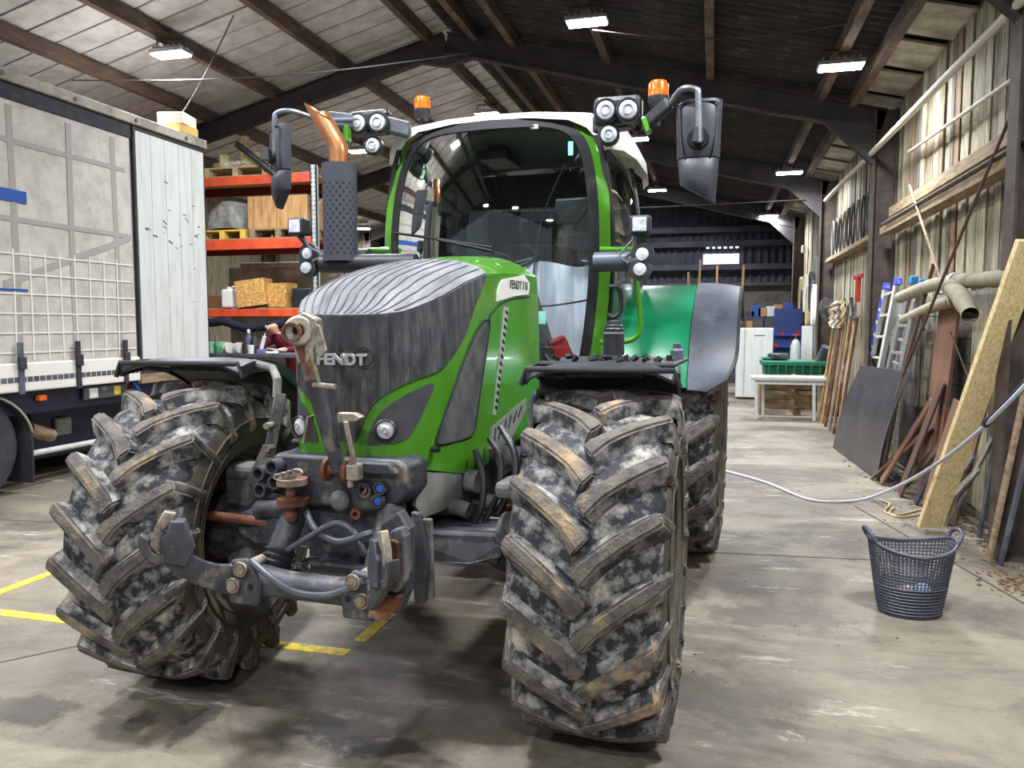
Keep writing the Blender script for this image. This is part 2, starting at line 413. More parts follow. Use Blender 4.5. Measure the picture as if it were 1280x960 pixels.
# steel portal frames
def hsec(mb, p0, p1, up, d, w=.16):                         # an I section
    p0 = Vector(p0); p1 = Vector(p1); t = (p1 - p0).normalized(); up = Vector(up); up = (up - t * up.dot(t)).normalized()
    mb.beam(p0, p1, .02, d, up)
    for s in (-1, 1): mb.beam(p0 + up * s * d / 2, p1 + up * s * d / 2, w, .02, up)
for i, Y in enumerate((1.1, 6.15, 11.15, 16.3, 21.45)):
    f = structure(empty('trim_%d' % (i + 1), (0, Y, 0)))
    mb = MB(); hsec(mb, (2.12, 0, 0), (2.12, 0, 4.45), (1,0,0), .26, .20); mb.box(1.98, 2.26, -.10, .10, 0, .02); mb.build('post', M_post, f, False)
    mb = MB(); hsec(mb, (LX + .25, 0, 0), (LX + .25, 0, 4.45), (1,0,0), .30, .20); mb.build('post', M_post, f, False)
    mb = MB(); hsec(mb, (RIDGE, 0, ZR + .14), (2.1, 0, zraf(2.1) + .14), (0,0,1), .28); mb.build('rafter', M_steel, f, False)
    mb = MB(); hsec(mb, (RIDGE, 0, ZR + .14), (LX + .2, 0, zraf(LX + .2) + .14), (0,0,1), .28); mb.build('rafter', M_steel, f, False)
    mb = MB(); mb.prism([(1.98, -.07, 3.75), (1.98, -.07, 4.3), (1.35, -.07, zraf(1.35))], (0, .14, 0)); mb.build('haunch', M_steel, f, False)
    mb = MB(); mb.prism([(RIDGE - .5, -.06, ZR - .1), (RIDGE + .5, -.06, ZR - .1), (RIDGE, -.06, ZR - .2)], (0, .12, 0)); mb.build('apex_plate', M_steel, f, False)
# roof slopes
def zroof(x): return ZR + .44 - SL * abs(x - RIDGE)
def slope(x0, x1, th=.04):
    return MB().prism([(x0, Y0, zroof(x0) + .05), (x1, Y0, zroof(x1) + .05), (x1, Y0, zroof(x1) + .05 + th), (x0, Y0, zroof(x0) + .05 + th)], (0, Y1 + .3 - Y0, 0))
roofL = structure(slope(LX - .3, RIDGE).build('ceiling_left', M_roofback, smooth=False))
roofR = structure(slope(RIDGE, WX + .35).build('ceiling_right', M_roofback, smooth=False))
y = -3.0
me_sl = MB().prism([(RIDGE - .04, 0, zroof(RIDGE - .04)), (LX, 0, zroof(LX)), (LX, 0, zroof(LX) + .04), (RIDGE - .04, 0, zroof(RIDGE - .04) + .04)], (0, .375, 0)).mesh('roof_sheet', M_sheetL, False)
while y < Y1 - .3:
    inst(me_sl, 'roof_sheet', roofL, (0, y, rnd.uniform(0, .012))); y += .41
def csheet(x0, x1):
    n = 54; rows = []
    for x in (x0, x1): rows.append([(x, 1.02 * i / n, zroof(x) + .02 * math.cos(2 * math.pi * i / 9)) for i in range(n + 1)])
    return MB().grid(rows, thick=(0, 0, .01)).mesh('roof_sheet', M_sheetR)
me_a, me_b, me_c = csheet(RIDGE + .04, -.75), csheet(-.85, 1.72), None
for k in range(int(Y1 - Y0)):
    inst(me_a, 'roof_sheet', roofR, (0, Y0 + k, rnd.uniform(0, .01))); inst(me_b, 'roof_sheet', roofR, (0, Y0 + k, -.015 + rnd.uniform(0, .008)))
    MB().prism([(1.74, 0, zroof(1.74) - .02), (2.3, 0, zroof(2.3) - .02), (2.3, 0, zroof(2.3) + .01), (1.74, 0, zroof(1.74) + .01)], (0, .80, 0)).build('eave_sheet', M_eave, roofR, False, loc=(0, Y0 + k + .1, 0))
for i, x in enumerate((-9.2, -7.9, -6.75, -5.5, -4.2)):
    MB().box(x - .05, x + .05, Y0, Y1, zroof(x) - .19, zroof(x) - .012).build('purlin', M_purlin, roofL, False)
for i, x in enumerate((-3.45, -2.86, -1.5, -.1, 1.32, 1.72)):
    MB().box(x - .05, x + .05, Y0, Y1, zroof(x) - .19, zroof(x) - .022).build('purlin', M_purlin, roofR, False)
# stay wires and rods under the roof
M_wire = mat('wire', (60,58,58), .6, .4)
M_pale = mat('pale_conduit', (200,192,176), .6)
for k, (a, b) in enumerate((((-7.9, 8.3, 4.75), (-3.0, 9.6, 5.1)), ((-5.75, 8.6, 5.45), (-7.1, 8.9, 4.07)), ((-3.9, 11.08, 5.72), (1.95, 11.08, 4.25)), ((-1.4, 9.1, 5.05), (1.2, 8.2, 4.55)), ((-9.0, 16.2, 4.3), (1.7, 16.2, 4.1)))):
    a, b = Vector(a), Vector(b); pts = [a.lerp(b, t / 8) - V(0, 0, .12 * math.sin(math.pi * t / 8)) for t in range(9)]
    o = MB().tube(pts, .008, 6).build('stay_wire', M_wire)
    tag(o, ('thin wire slung below the pale roof from the lorry to the ridge', 'slanting wire by the lamp above the lorry', 'sagging cable along the rafter behind the cab', 'thin cable under the dark roof beside the front lamp', 'faint cable across the second steel frame')[k], 'cable')
o = MB().cyl((1.95, 4.0, 3.80), (1.95, 15.3, 3.94), .035, seg=10).build('long_pole', M_pale); tag(o, 'long pale pole slung along the top of the right wall', 'pole')
o = MB().cyl((2.15, 5.6, 3.46), (2.15, 9.95, 3.66), .018, seg=8).build('thin_rail', M_pale); tag(o, 'thin pale rail below the long pole on the boarded wall', 'pole')
# lamps
M_led = emit('led_face', (236,243,255), 55)
M_alu = mat('lamp_aluminium', (190,192,196), .35, .7)
def lamp(x, y, z, label):
    t = thing('roof_lamp', label, 'lamp', (x, y, z), 0, 'flat high-bay lamps under the roof')
    MB().box(-.24, .24, -.12, .12, .02, .07).build('housing', M_alu, t, False, .01)
    for k in range(6): MB().box(-.2 + k * .075, -.185 + k * .075, -.1, .1, .07, .11).build('cooling_fin', M_alu, t, False)
    MB().box(-.22, .22, -.10, .10, .005, .02).build('led_face', M_led, t, False)
    mb = MB(); mb.tube([(-.2, 0, .05), (-.2, 0, .2), (.2, 0, .2), (.2, 0, .05)], .012, 6); mb.build('bracket', M_steel, t)
    mb = MB().cyl((0, 0, .2), (0, 0, .34), .012, seg=6); mb.build('hanger', M_steel, t)
    ld = bpy.data.lights.new('lamp_light', 'AREA'); ld.shape = 'RECTANGLE'; ld.size = .42; ld.size_y = .2; ld.energy = LAMP_W; ld.spread = R(155); ld.color = (.93, .96, 1.0)
    lo = bpy.data.objects.new('lamp_light', ld); C.objects.link(lo); lo.parent = t; lo.location = (0, 0, -.005)
    return t
for x, y, z, l in ((1.3, 9.3, 4.46, 'largest bright lamp at upper right under the dark roof'), (1.32, 15.4, 4.46, 'lamp on the right purlin, second in the row away from us'), (1.35, 21.3, 4.46, 'farthest lamp of the right row, near the end wall'), (1.3, 3.2, 4.46, 'lamp of the right row overhead, before the boarded wall'),
                   (-1.47, 9.1, 5.12, 'bright lamp at the top, above the cab roof'), (-1.46, 20.6, 5.12, 'small lamp behind the cab, left of the hanging mirror'), (-1.46, 14.9, 5.12, 'lamp hidden behind the cab roof under the dark slope'), (-1.47, 3.1, 5.12, 'lamp overhead between camera and tractor, dark slope'),
                   (-6.62, 8.55, 5.02, 'bright lamp above the lorry under the pale roof'), (-6.70, 14.1, 5.02, 'lamp beyond the exhaust under the pale roof'), (-6.65, 2.9, 5.02, 'lamp overhead in front of the lorry side'),
                   (-4.25, 14.5, 5.66, 'lamp near the ridge just above the cab roof'), (-4.2, 8.4, 5.55, 'lamp at the top edge near the ridge purlins'), (-9.8, 20.6, 4.4, 'farthest lamp at the left, low behind the exhaust'),
                   (-4.2, 2.6, 5.55, 'ridge lamp overhead at the tractor front'), (-1.47, -2.6, 5.12, 'lamp behind the camera under the dark slope'), (-4.2, -2.8, 5.55, 'ridge lamp behind the camera'), (1.3, -2.6, 4.46, 'right row lamp behind the camera')):
    lamp(x, y, z, l)
# ================================================================== the tractor
trac = thing('tractor', 'muddy green farm tractor with black nose and chunky tyres, facing us', 'tractor', TO, TH)
M_tyre = mat('dusty_tyre', (30,31,36), .7, 0, (158,156,152), 17, .47, .70, bump=.4, bscale=45, col3=(196,188,172), scale3=5.5, lo3=.56, hi3=.72, detail=10)
M_lugtop = mat('muddy_lug', (106,99,91), .9, 0, (70,66,63), 14, .42, .62, bump=.6, bscale=80, col3=(170,146,112), scale3=4, lo3=.56, hi3=.70, detail=10, vary=True)
M_lugside = mat('lug_flank', (40,41,46), .8, 0, (166,162,154), 12, .44, .66, bump=.3, bscale=40, vary=True, detail=10)
M_sidewall = mat('sidewall', (62,58,52), .7, 0, (104,96,80), 6, .4, .65, bump=.2, bscale=50)
M_rim = mat('dirty_rim', (96,58,48), .7, .1, (60,46,42), 6, col3=(120,110,98), scale3=5)

def build_wheel(name, Rt, w, lug_h, n, rim_r, side_dusty=True):
    Rc = Rt - lug_h; h = w / 2
    half = [(0, Rc), (h * .55, Rc - .006), (h * .82, Rc - .025), (h * .97, Rc - .07), (h * 1.02, Rc - .13), (h * 1.03, (Rc + rim_r) / 2), (h * .93, rim_r + .06), (h * .80, rim_r + .015), (h * .76, rim_r - .005)]
    prof = [(r, -a) for a, r in reversed(half)] + [(r, a) for a, r in half[1:]]
    mb = MB(); seg = 72
    mb.lathe([(r, a) for r, a in prof], (0,0,0), (1,0,0), seg)
    nf = len(prof) - 1
    for i in range(nf):
        if i < 5 or i >= nf - 5:
            for k in range(seg): mb.m[i * seg + k] = 1
    for sg in (-1, 1):                                      # moulded rings on the sidewalls
        for rr, bl in ((rim_r + .045, .90), (rim_r + .10, .985), ((Rc + rim_r) / 2 + .02, 1.035)):
            b_ = len(mb.f); mb.tube([(sg * h * bl, rr * math.cos(q), rr * math.sin(q)) for q in [2 * math.pi * k / 48 for k in range(48)]], .005, 5, closed=True)
            for i in range(b_, len(mb.f)): mb.m[i] = 1
    me_t = mb.mesh('tyre', [M_tyre, M_sidewall])
    def rc(a): return interp([(x, r) for x, r in half[:5]], abs(a))
    def rt(a): return Rt - .022 * (abs(a) / h) ** 2
    span = 2 * math.pi / n * 1.02
    def lug(sgn):
        K = 9; secs = []
        for i in range(K + 1):
            s = i / K
            a = -.012 + s * (h * .97 + .012)
            arc = Rt * span * (s ** .82)
            da = h; db = Rt * span * .85 * max(.12, s) ** -.15
            l = math.hypot(da, db); pa, pb = -db / l, da / l
            wt = (.026 if s > .15 else .031) * Rt / .71; wb = wt + .034
            secs.append((a, arc, pa, pb, wt, wb, rt(a), rc(a) - .012))
        a, arc, pa, pb, wt, wb, r1, r0 = secs[-1]
        secs.append((h * 1.02, arc + .01, -.25, .97, wt, wb, rc(h) - .02, rc(h) - .07))
        secs.append((h * 1.035, arc + .02, -.1, 1, wt * .9, wb * .9, rc(h) - .065, rc(h) - .09))
        vs = []
        for a, arc, pa, pb, wt, wb, r1, r0 in secs:
            for wd, rr, pull in ((-wb, r0, .0), (-wt, r1, 0), (wt, r1, 0), (wb, r0, 0)):
                aa = a + pa * wd; ph = (arc + pb * wd) / Rt
                if a < h * .99: aa = max(-.03, min(aa, h * 1.0))
                else: aa = a + (.012 if rr == r1 else -.02)
                vs.append((sgn * aa, -rr * math.cos(ph), rr * math.sin(ph)))
        m2 = MB(); S = len(secs); fs = []; ms = []
        for i in range(S - 1):
            b, c = i * 4, i * 4 + 4
            for q in range(3): fs.append((b + q, b + q + 1, c + q + 1, c + q)); ms.append(0 if q == 1 else 1)
        fs.append((0, 1, 2, 3)); ms.append(1); e = (S - 1) * 4; fs.append((e + 3, e + 2, e + 1, e)); ms.append(1)
        m2.v = vs; m2.f = [list(f) for f in fs]; m2.m = ms
        me = m2.mesh('tread_lug', [M_lugtop, M_lugside], True, 45)
        bm = bmesh.new(); bm.from_mesh(me)
        bmesh.ops.bevel(bm, geom=[e for e in bm.edges if len(e.link_faces) == 2 and e.calc_face_angle() > .6], offset=.009, segments=2, affect='EDGES', clamp_overlap=True)
        bm.to_mesh(me); bm.free(); me.polygons.foreach_set('use_smooth', [True] * len(me.polygons)); me.set_sharp_from_angle(angle=R(50)); me.update()
        return me
    # rim with disc towards the outside (+x)
    rp = [(rim_r + .02, -h * .78), (rim_r + .02, -h * .72), (rim_r - .015, -h * .70), (rim_r - .03, -h * .3), (rim_r - .045, h * .1), (rim_r - .03, h * .70), (rim_r + .02, h * .72), (rim_r + .02, h * .78)]
    mr = MB().lathe(rp + [(r - .012, a) for r, a in reversed(rp)], (0,0,0), (1,0,0), 48, closed=True)
    me_r = mr.mesh('rim', M_rim)
    md = MB().lathe([(rim_r - .04, h * .12), (rim_r * .7, h * .28), (rim_r * .55, h * .30), (.12, h * .22), (.001, h * .22), (.001, h * .16), (.12, h * .16), (rim_r * .55, h * .24), (rim_r * .7, h * .22), (rim_r - .05, h * .06)], (0,0,0), (1,0,0), 48)
    me_d = md.mesh('rim_disc', M_rim)
    mh = MB().lathe([(.001, h * .48), (.10, h * .48), (.115, h * .42), (.13, h * .2), (.13, -h * .5), (.001, -h * .5)], (0,0,0), (1,0,0), 24)
    for k in range(8):
        q = k * math.pi / 4; mh.cyl((h * .24, .17 * math.cos(q), .17 * math.sin(q)), (h * .33, .17 * math.cos(q), .17 * math.sin(q)), .017, seg=6)
    me_h = mh.mesh('hub', M_dustgrey)
    ll, lr = lug(-1), lug(1)
    def place(x, y, st, outer):
        t = inst(me_t, name, trac, (x, y, Rt), (0, 0, st))
        for i in range(n):
            q = 2 * math.pi * i / n
            inst(ll, 'tread_lug', t, (0,0,0), (-q, 0, 0)); inst(lr, 'tread_lug', t, (0,0,0), (-q - math.pi / n, 0, 0))
        for me, nm in ((me_r, 'rim'), (me_d, 'rim_disc'), (me_h, 'hub')):
            o = inst(me, nm, t); o.rotation_euler = (0, 0, 0 if outer > 0 else math.pi)
        return t
    return place
FR, FW, FTR = .705, .56, 1.94
FWH = {1: (1.0, .085, .032), -1: (-.966, 0.0, .104)}        # place and steering of the two front wheels
wheel_f = build_wheel('front_tyre', FR, FW, .048, 19, .350)
wheel_f(*FWH[1], 1)['label'] = 'front tyre seen head-on, with muddy tread'
wheel_f(*FWH[-1], -1)['label'] = 'front tyre turned so that its inner side shows'
RR, RW, RTR, WB = .93, .66, 1.99, 2.78
wheel_r = build_wheel('rear_tyre', RR, RW, .055, 20, .53)
wheel_r(RTR / 2, WB, 0, 1); wheel_r(-RTR / 2, WB, 0, -1)

# ---------------------------------------------------------------- bonnet
PL = [(0,-.35),(.10,-.346),(.20,-.325),(.25,-.27),(.30,-.19),(.335,-.12),(.352,-.02),(.362,.1),(.372,.3),(.387,.6),(.40,.85),(.41,1.10)]
def h_zb(y): return interp([(-.35,1.13),(-.2,1.08),(.2,.99),(.4,1.03),(1.1,1.12)], y)
def h_zs(y): return interp([(-.35,1.70),(-.27,1.715),(-.1,1.78),(.1,1.845),(.36,1.905),(.6,1.925),(1.1,1.935)], y)
def h_zt(y): return interp([(-.35,1.70),(-.3,1.735),(-.2,1.80),(-.05,1.87),(.1,1.91),(.25,1.945),(.5,1.99),(.8,2.035),(1.1,2.06)], y)
LEAN = .05
hb = MB()
st_pts = []
for i in range(len(PL) - 1):
    for k in range(4):
        t = k / 4; st_pts.append((PL[i][0] + (PL[i+1][0] - PL[i][0]) * t, PL[i][1] + (PL[i+1][1] - PL[i][1]) * t))
st_pts.append(PL[-1])
rows = []
for x, y in st_pts:
    zb, zs = h_zb(y), h_zs(y); col = []
    for k in range(13):
        t = k / 12; ln = 1 - LEAN * max(0, (t - .35) / .65) ** 2
        col.append((x * ln, y + .015 * t * t, zb + (zs - zb) * t))
    rows.append(col)
hb.grid(rows)
NC = 4 * 4                                                  # stations of the nose front
yr = PL[4][1] + .015
nose = []
for i in range(NC + 1):
    x, y = st_pts[i]; xx = x * (1 - LEAN); y0 = y + .015; line = []
    for k in range(9):
        t = k / 8; yy = y0 + (yr - y0) * t
        w = .30 * (1 - LEAN)
        zc = h_zs(PL[4][1]) + (h_zt(yy) - h_zs(PL[4][1])) * (1 - (xx / w) ** 2)
        z = h_zs(y) + (zc - h_zs(y)) * t ** .8
        line.append((xx, yy, z))
    nose.append(line)
hb.grid(nose)
top = []
for x, y in st_pts[NC:]:
    xx = x * (1 - LEAN); zs, zt = h_zs(y), h_zt(y)
    top.append([(xx * f, y + .015, zs + (zt - zs) * (1 - f ** 2.6)) for f in (1, .96, .9, .82, .72, .6, .45, .3, .15, 0)])
hb.grid(top)
hb.mirror()
bm = bmesh.new()
vv = [bm.verts.new(p) for p in hb.v]
for f in hb.f:
    if len(set(hb.v[i] for i in f)) >= 3:
        try: bm.faces.new([vv[i] for i in f])
        except ValueError: pass
bmesh.ops.remove_doubles(bm, verts=bm.verts, dist=.0005)
bmesh.ops.dissolve_degenerate(bm, edges=bm.edges, dist=.0002)
bmesh.ops.recalc_face_normals(bm, faces=bm.faces)
bm.faces.ensure_lookup_table()
s = sum((f.normal.dot(Vector((f.calc_center_median().x, 0, 0))) for f in bm.faces))
if s < 0: bmesh.ops.reverse_faces(bm, faces=bm.faces)
HBVH = BVHTree.FromBMesh(bm)
me = bpy.data.meshes.new('bonnet'); bm.to_mesh(me); bm.free(); me.materials.append(M_green)
me.polygons.foreach_set('use_smooth', [True] * len(me.polygons)); me.set_sharp_from_angle(angle=R(40))
bonnet = inst(me, 'bonnet', trac)
def hp(px, py):                                             # where a sight line meets the bonnet
    o = tloc(CC); r = ray(px, py); d = Vector((r.dot(TX), r.dot(TY), r.z)).normalized()
    h = HBVH.ray_cast(o, d)
    if h[0] is None: h = HBVH.find_nearest(o + d * 3.2)
    return h[0]
def decal(pts, d, res=.02, off=.008, back=.02, mirror=False):
    d = Vector(d).normalized(); u = d.cross(Vector((0,0,1))).normalized(); w = u.cross(d)
    def fn(a, b):
        o = u * a + w * b - d * 4
        h = HBVH.ray_cast(o, d)
        if h[0] is None: h = HBVH.find_nearest(u * a + w * b + d * (sum((Vector(p).dot(d) for p in pts)) / len(pts)))
        n = h[1].normalized()
        if n.dot(d) > 0: n = -n
        return h[0], n
    mb = patch([(Vector(p).dot(u), Vector(p).dot(w)) for p in pts], res, fn, off, back)
    if mirror: mb.mirror()
    return mb
DIAG = (-.62, .62, -.35)
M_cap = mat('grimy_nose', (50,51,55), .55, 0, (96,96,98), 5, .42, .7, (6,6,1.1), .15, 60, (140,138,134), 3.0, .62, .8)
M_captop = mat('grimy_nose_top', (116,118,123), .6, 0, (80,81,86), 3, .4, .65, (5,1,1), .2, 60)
# the bonnet wall unrolled: u runs along the plan outline, v is the height
arc = [0.0]
for (xa, ya), (xb, yb) in zip(st_pts, st_pts[1:]): arc.append(arc[-1] + math.hypot(xb - xa, yb - ya))
def wall(u, z):
    u = max(0, min(arc[-1] - 1e-5, u)); i = max(k for k in range(len(arc) - 1) if arc[k] <= u); t = (u - arc[i]) / (arc[i+1] - arc[i])
    x = st_pts[i][0] + (st_pts[i+1][0] - st_pts[i][0]) * t; y = st_pts[i][1] + (st_pts[i+1][1] - st_pts[i][1]) * t
    zb, zs = h_zb(y), h_zs(y); q = (z - zb) / (zs - zb); ln = 1 - LEAN * max(0, (q - .35) / .65) ** 2
    return V(x * ln, y + .015 * max(0, q) ** 2, z)
def wall_fn(u, z):
    p = wall(u, z); e = .004
    du = wall(u + e, z) - wall(u - e, z); dz = wall(u, z + e) - wall(u, z - e)
    n = du.cross(dz).normalized()
    return p, (n if n.dot(V(.5, -.8, 0)) > 0 else -n)
def unroll(p):
    best = min(range(len(st_pts)), key=lambda i: (st_pts[i][1] - p.y) ** 2 * 1.0 + (st_pts[i][0] - p.x) ** 2)
    c0 = []
    for i in (best - 1, best):
        if 0 <= i < len(st_pts) - 1:
            A = Vector(st_pts[i]); B = Vector(st_pts[i+1]); t = max(0, min(1, (Vector((p.x, p.y)) - A).dot(B - A) / (B - A).length_squared))
            c0.append(((A.lerp(B, t) - Vector((p.x, p.y))).length, arc[i] + t * (arc[i+1] - arc[i])))
    return (min(c0)[1], p.z)
low = [unroll(hp(*p)) for p in ((590,385),(578,420),(563,446),(547,463),(520,473),(497,483),(475,498),(461,514),(452,535),(446,552))]
low = [(p.x, p.y) for p in spl([(u, z, 0) for u, z in low], 4)]
uc = unroll(hp(599, 341))[0]
crest = []
for k in range(25):
    u = uc * (1 - k / 24); crest.append((u, h_zs(wall(u, 1.75).y) - .001))
poly = [(0, low[-1][1])] + list(reversed(low)) + crest
cw = patch(poly, .02, wall_fn, .010, .02)
nosecap = cw.pair('nose_cap', M_cap, trac)
tp = []
for u, z in reversed(crest): p = wall(u, z); tp.append((p.x * .998, p.y + .001))
tp += [(p.x, p.y) for p in spl([V(tp[-1][0], tp[-1][1], 0), V(.30, .42, 0), V(.22, .455, 0), V(.10, .47, 0), V(0, .475, 0)], 4)][1:]
def top_fn(x, y):
    h = HBVH.ray_cast(Vector((x, y, 3)), Vector((0,0,-1)))
    if h[0] is None or h[0].z < 1.6: h = HBVH.find_nearest(Vector((x, y, 1.8)))
    n = h[1] if h[1].z > 0 else -h[1]
    return h[0], (n + V(0, 0, .6)).normalized()
full_top = tp + [(-x, y) for x, y in reversed(tp[:-1]) if x > 1e-6]
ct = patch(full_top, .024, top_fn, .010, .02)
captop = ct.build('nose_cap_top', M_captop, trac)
ucr = unroll(V(.205, -.32, 1.6))[0]
MB().tube([wall_fn(ucr, z)[0] + wall_fn(ucr, z)[1] * .010 for z in (1.42, 1.5, 1.58, 1.64, 1.69)], .0035, 6).pair('cap_crease', M_cap, trac)
# ribs along the top of the nose cap
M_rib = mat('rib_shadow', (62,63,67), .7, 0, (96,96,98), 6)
for k in range(-6, 7):
    pts = []
    for t in range(21):
        y = -.315 + t / 20 * .77
        ww = interp([(b_, a_) for a_, b_ in PL[2:]], y) if y > -.325 else .2
        x = k / 6.6 * ww * .92
        p, n = top_fn(x, y)
        if y < .465 - .09 * (abs(x) / .33) ** 2 and y > interp([(0, -.335), (.19, -.31), (.24, -.25), (.30, -.17), (.4, -.1)], abs(x)): pts.append(p + n * .0105)
    if len(pts) > 3: MB().tube(pts, .0042, 5).build('rib', M_rib, captop)
# headlamp pockets, side grilles and trims, both sides alike
pock = spl([hp(*p) for p in ((542,480),(531,510),(520,532),(511,546),(496,553),(478,556),(460,556),(463,538),(473,520),(492,503),(518,488))], 3, True)
M_pocket = mat('pocket_grey', (78,78,82), .5, 0, (60,60,64), 6)
pk = decal(pock, (-.3, .9, -.1), .02, .004, .02); pk.pair('headlamp_pocket', M_pocket, trac)
M_lens = mat('lamp_lens', (226,230,236), .12, .15, (170,176,186), 22, coat=.6)
def round_lamp(mb_c, d, r, parent, name='headlamp', body=None):
    c = Vector(mb_c); d = Vector(d).normalized()
    o = MB().lathe([(r * 1.25, -.03), (r * 1.25, .012), (r * 1.08, .018), (r * 1.05, .004), (.001, .0)], c, d, 28).build(name, body or M_black, parent)
    MB().lathe([(r * 1.02, .002), (r * .95, .012), (r * .6, .020), (.001, .023)], c, d, 24).build('lens', M_lens, o)
    MB().lathe([(r * .34, .021), (r * .34, .027), (r * .28, .027), (r * .28, .021)], c, d, 16, closed=True).build('bulb_ring', M_chrome, o)
    return o
hl = hp(484, 537)
for sx in (1, -1): round_lamp((sx * hl.x, hl.y - .012, hl.z), (sx * .35, -1, .05), .036, trac)
SIDE = (-1, .25, -.05)
M_mesh = mat('side_mesh', (64,66,68), .7, 0, (104,104,100), 8, bump=.5, bscale=220)
mw = spl([hp(*p) for p in ((607,400),(611,406),(604,457),(597,505),(592,538),(582,547),(552,555),(545,548),(560,503),(582,443),(598,409))], 3, True)
decal(mw, SIDE, .025, .004, .015).pair('side_grille', M_mesh, trac)
M_edge = mat('green_shadow_gap', (28,60,14), .6)
MB().tube([p + V(.004,0,0) for p in mw], .006, 5, closed=True).pair('grille_seal', M_dark, trac)
MB().tube([hp(*p) + V(.003,0,0) for p in ((661,371),(640,373),(624,380),(612,394),(604,420))], .005, 5).pair('panel_seam', M_edge, trac)
vent = [hp(*p) for p in ((629,384),(635,384),(631,420),(628,450),(624,480),(619,519),(616,519),(620,480),(623,450),(626,420))]
M_vent = mat('vent_silver', (176,180,172), .5, .2)
decal(vent, SIDE, .03, .004, .01).pair('vent_strip', M_vent, trac)
for k in range(14):
    t = (k + .5) / 14; a = vent[0].lerp(vent[5], t) + V(.008, 0, 0); b = vent[1].lerp(vent[5], t) + V(.008, 0, -.012)
    i = hp(632.5 - 14 * t, 386 + 128 * t)
    MB().beam(i + V(.006, -.011, .008), i + V(.006, .011, -.008), .006, .010).pair('vent_slot', M_dark, trac, False)
M_badge = mat('badge_white', (224,226,218), .4)
badge = [hp(*p) for p in ((628,349),(654,344),(661,354),(660,368),(643,370),(620,377),(621,364),(624,354))]
bd = decal(badge, SIDE, .03, .005, .01).pair('side_badge', M_badge, trac)
louv = [hp(*p) for p in ((614,535),(640,512),(657,498),(657,512),(636,553),(611,562))]
decal(louv, SIDE, .03, .005, .02).pair('lower_louvre', M_skirt, trac)
for k in range(6):
    a = hp(618 + k * 6.5, 535 - k * 5.4); b = hp(616 + k * 6, 556 - k * 7)
    MB().tube([a + V(.006,0,0), b + V(.006,0,0)], .005, 5).pair('louvre_slot', M_dark, trac)
lt = hp(541, 561)
MB().cyl(lt - V(.01,0,0), lt + V(.03, -.01, 0), .013, seg=12).cyl(lt + V(.03, -.01, 0), lt + V(.036, -.012, 0), .007, seg=12).pair('bonnet_catch', M_black, trac)
# lettering
def text(body, size, m, parent, loc, rot, ext=.003, off=.0, sx=1.0, name='lettering'):
    cu = bpy.data.curves.new(name, 'FONT'); cu.body = body; cu.size = size; cu.extrude = ext; cu.offset = off; cu.align_x = 'CENTER'; cu.align_y = 'CENTER'
    o = bpy.data.objects.new('tmp_text', cu); C.objects.link(o)
    dg = bpy.context.evaluated_depsgraph_get(); me = bpy.data.meshes.new_from_object(o.evaluated_get(dg))
    bpy.data.objects.remove(o); me.materials.clear(); me.materials.append(m); me.name = name
    q = inst(me, name, parent, loc, rot); q.scale = (sx, 1, 1); return q
M_letter = mat('letter_silver', (216,218,220), .35, .3)
text('FENDT', .060, M_letter, trac, (.012, -.364, 1.532), (R(90), 0, 0), .004, .0026, 1.18)
ring = MB().lathe([(.040, 0), (.040, .006), (.034, .006), (.034, 0)], (.115, -.362, 1.545), (0, -1, 0), 28, closed=True); ring.build('emblem_ring', M_black, trac)
bt = hp(646, 357); n = HBVH.ray_cast(Vector((1, bt.y, bt.z)), Vector((-1,0,0)))[1]
text('FENDT 718', .062, M_dark, bd, bt + V(.012, .005, 0), (R(90), 0, R(86)), .001, 0, .82)
text('FENDT 718', .062, M_dark, bd, (-bt.x - .012, bt.y + .005, bt.z), (R(90), 0, R(-86)), .001, 0, .82)

# ---------------------------------------------------------------- front linkage, axle and engine
skp = []
for px, py in ((519,589),(552,597),(597,586),(597,600),(566,627),(526,646),(505,628)):
    q = tx(px, py, .335); skp.append(unroll(V(.335, q.y, q.z)) if q.y > -.12 else unroll(ty(px, py, -.19)))
skp = [(u, z + .012 if i < 3 else z) for i, (u, z) in enumerate(skp)]
patch(skp, .03, wall_fn, -.004, .03).pair('lower_skirt', M_skirt, trac)
pl = MB()
plate = [(-.29,-.36,1.14),(-.27,-.37,1.15),(.27,-.37,1.15),(.31,-.36,1.13),(.31,-.36,1.02),(.25,-.36,.96),(.12,-.36,.935),(0,-.36,.95),(-.12,-.36,.945),(-.2,-.36,.97),(-.29,-.36,1.05)]
pl.prism([(x, -.40, z) for x, y, z in plate], (0, .2, 0)); pl.build('linkage_plate', M_chassis, trac, True, .015)
pl = MB().prism([(-.02, -.44, 1.145), (.25, -.44, 1.145), (.28, -.44, 1.10), (-.02, -.44, 1.10)], (0, .05, 0)); pl.build('plate_ledge', M_chassis, trac, True, .008)
M_blue = mat('blue_cap', (40,90,190), .4)
def coupler(c, n, name):
    o = MB()
    for dx, dz in n: o.lathe([(.03, .05), (.03, -.02), (.02, -.02), (.02, .03), (.001, .03)], (c[0] + dx, c[1], c[2] + dz), (0, 1, 0), 18)
    return o.build(name, M_chassis, trac)
c = ty(356, 600, -.42)
cp = coupler((-.285, -.44, 1.045), ((-.035,.03), (.03,.06), (-.03,-.035), (.04,0)), 'hydraulic_coupler')
cp2 = coupler((.19, -.42, 1.04), ((-.045,-.005),), 'hydraulic_coupler')
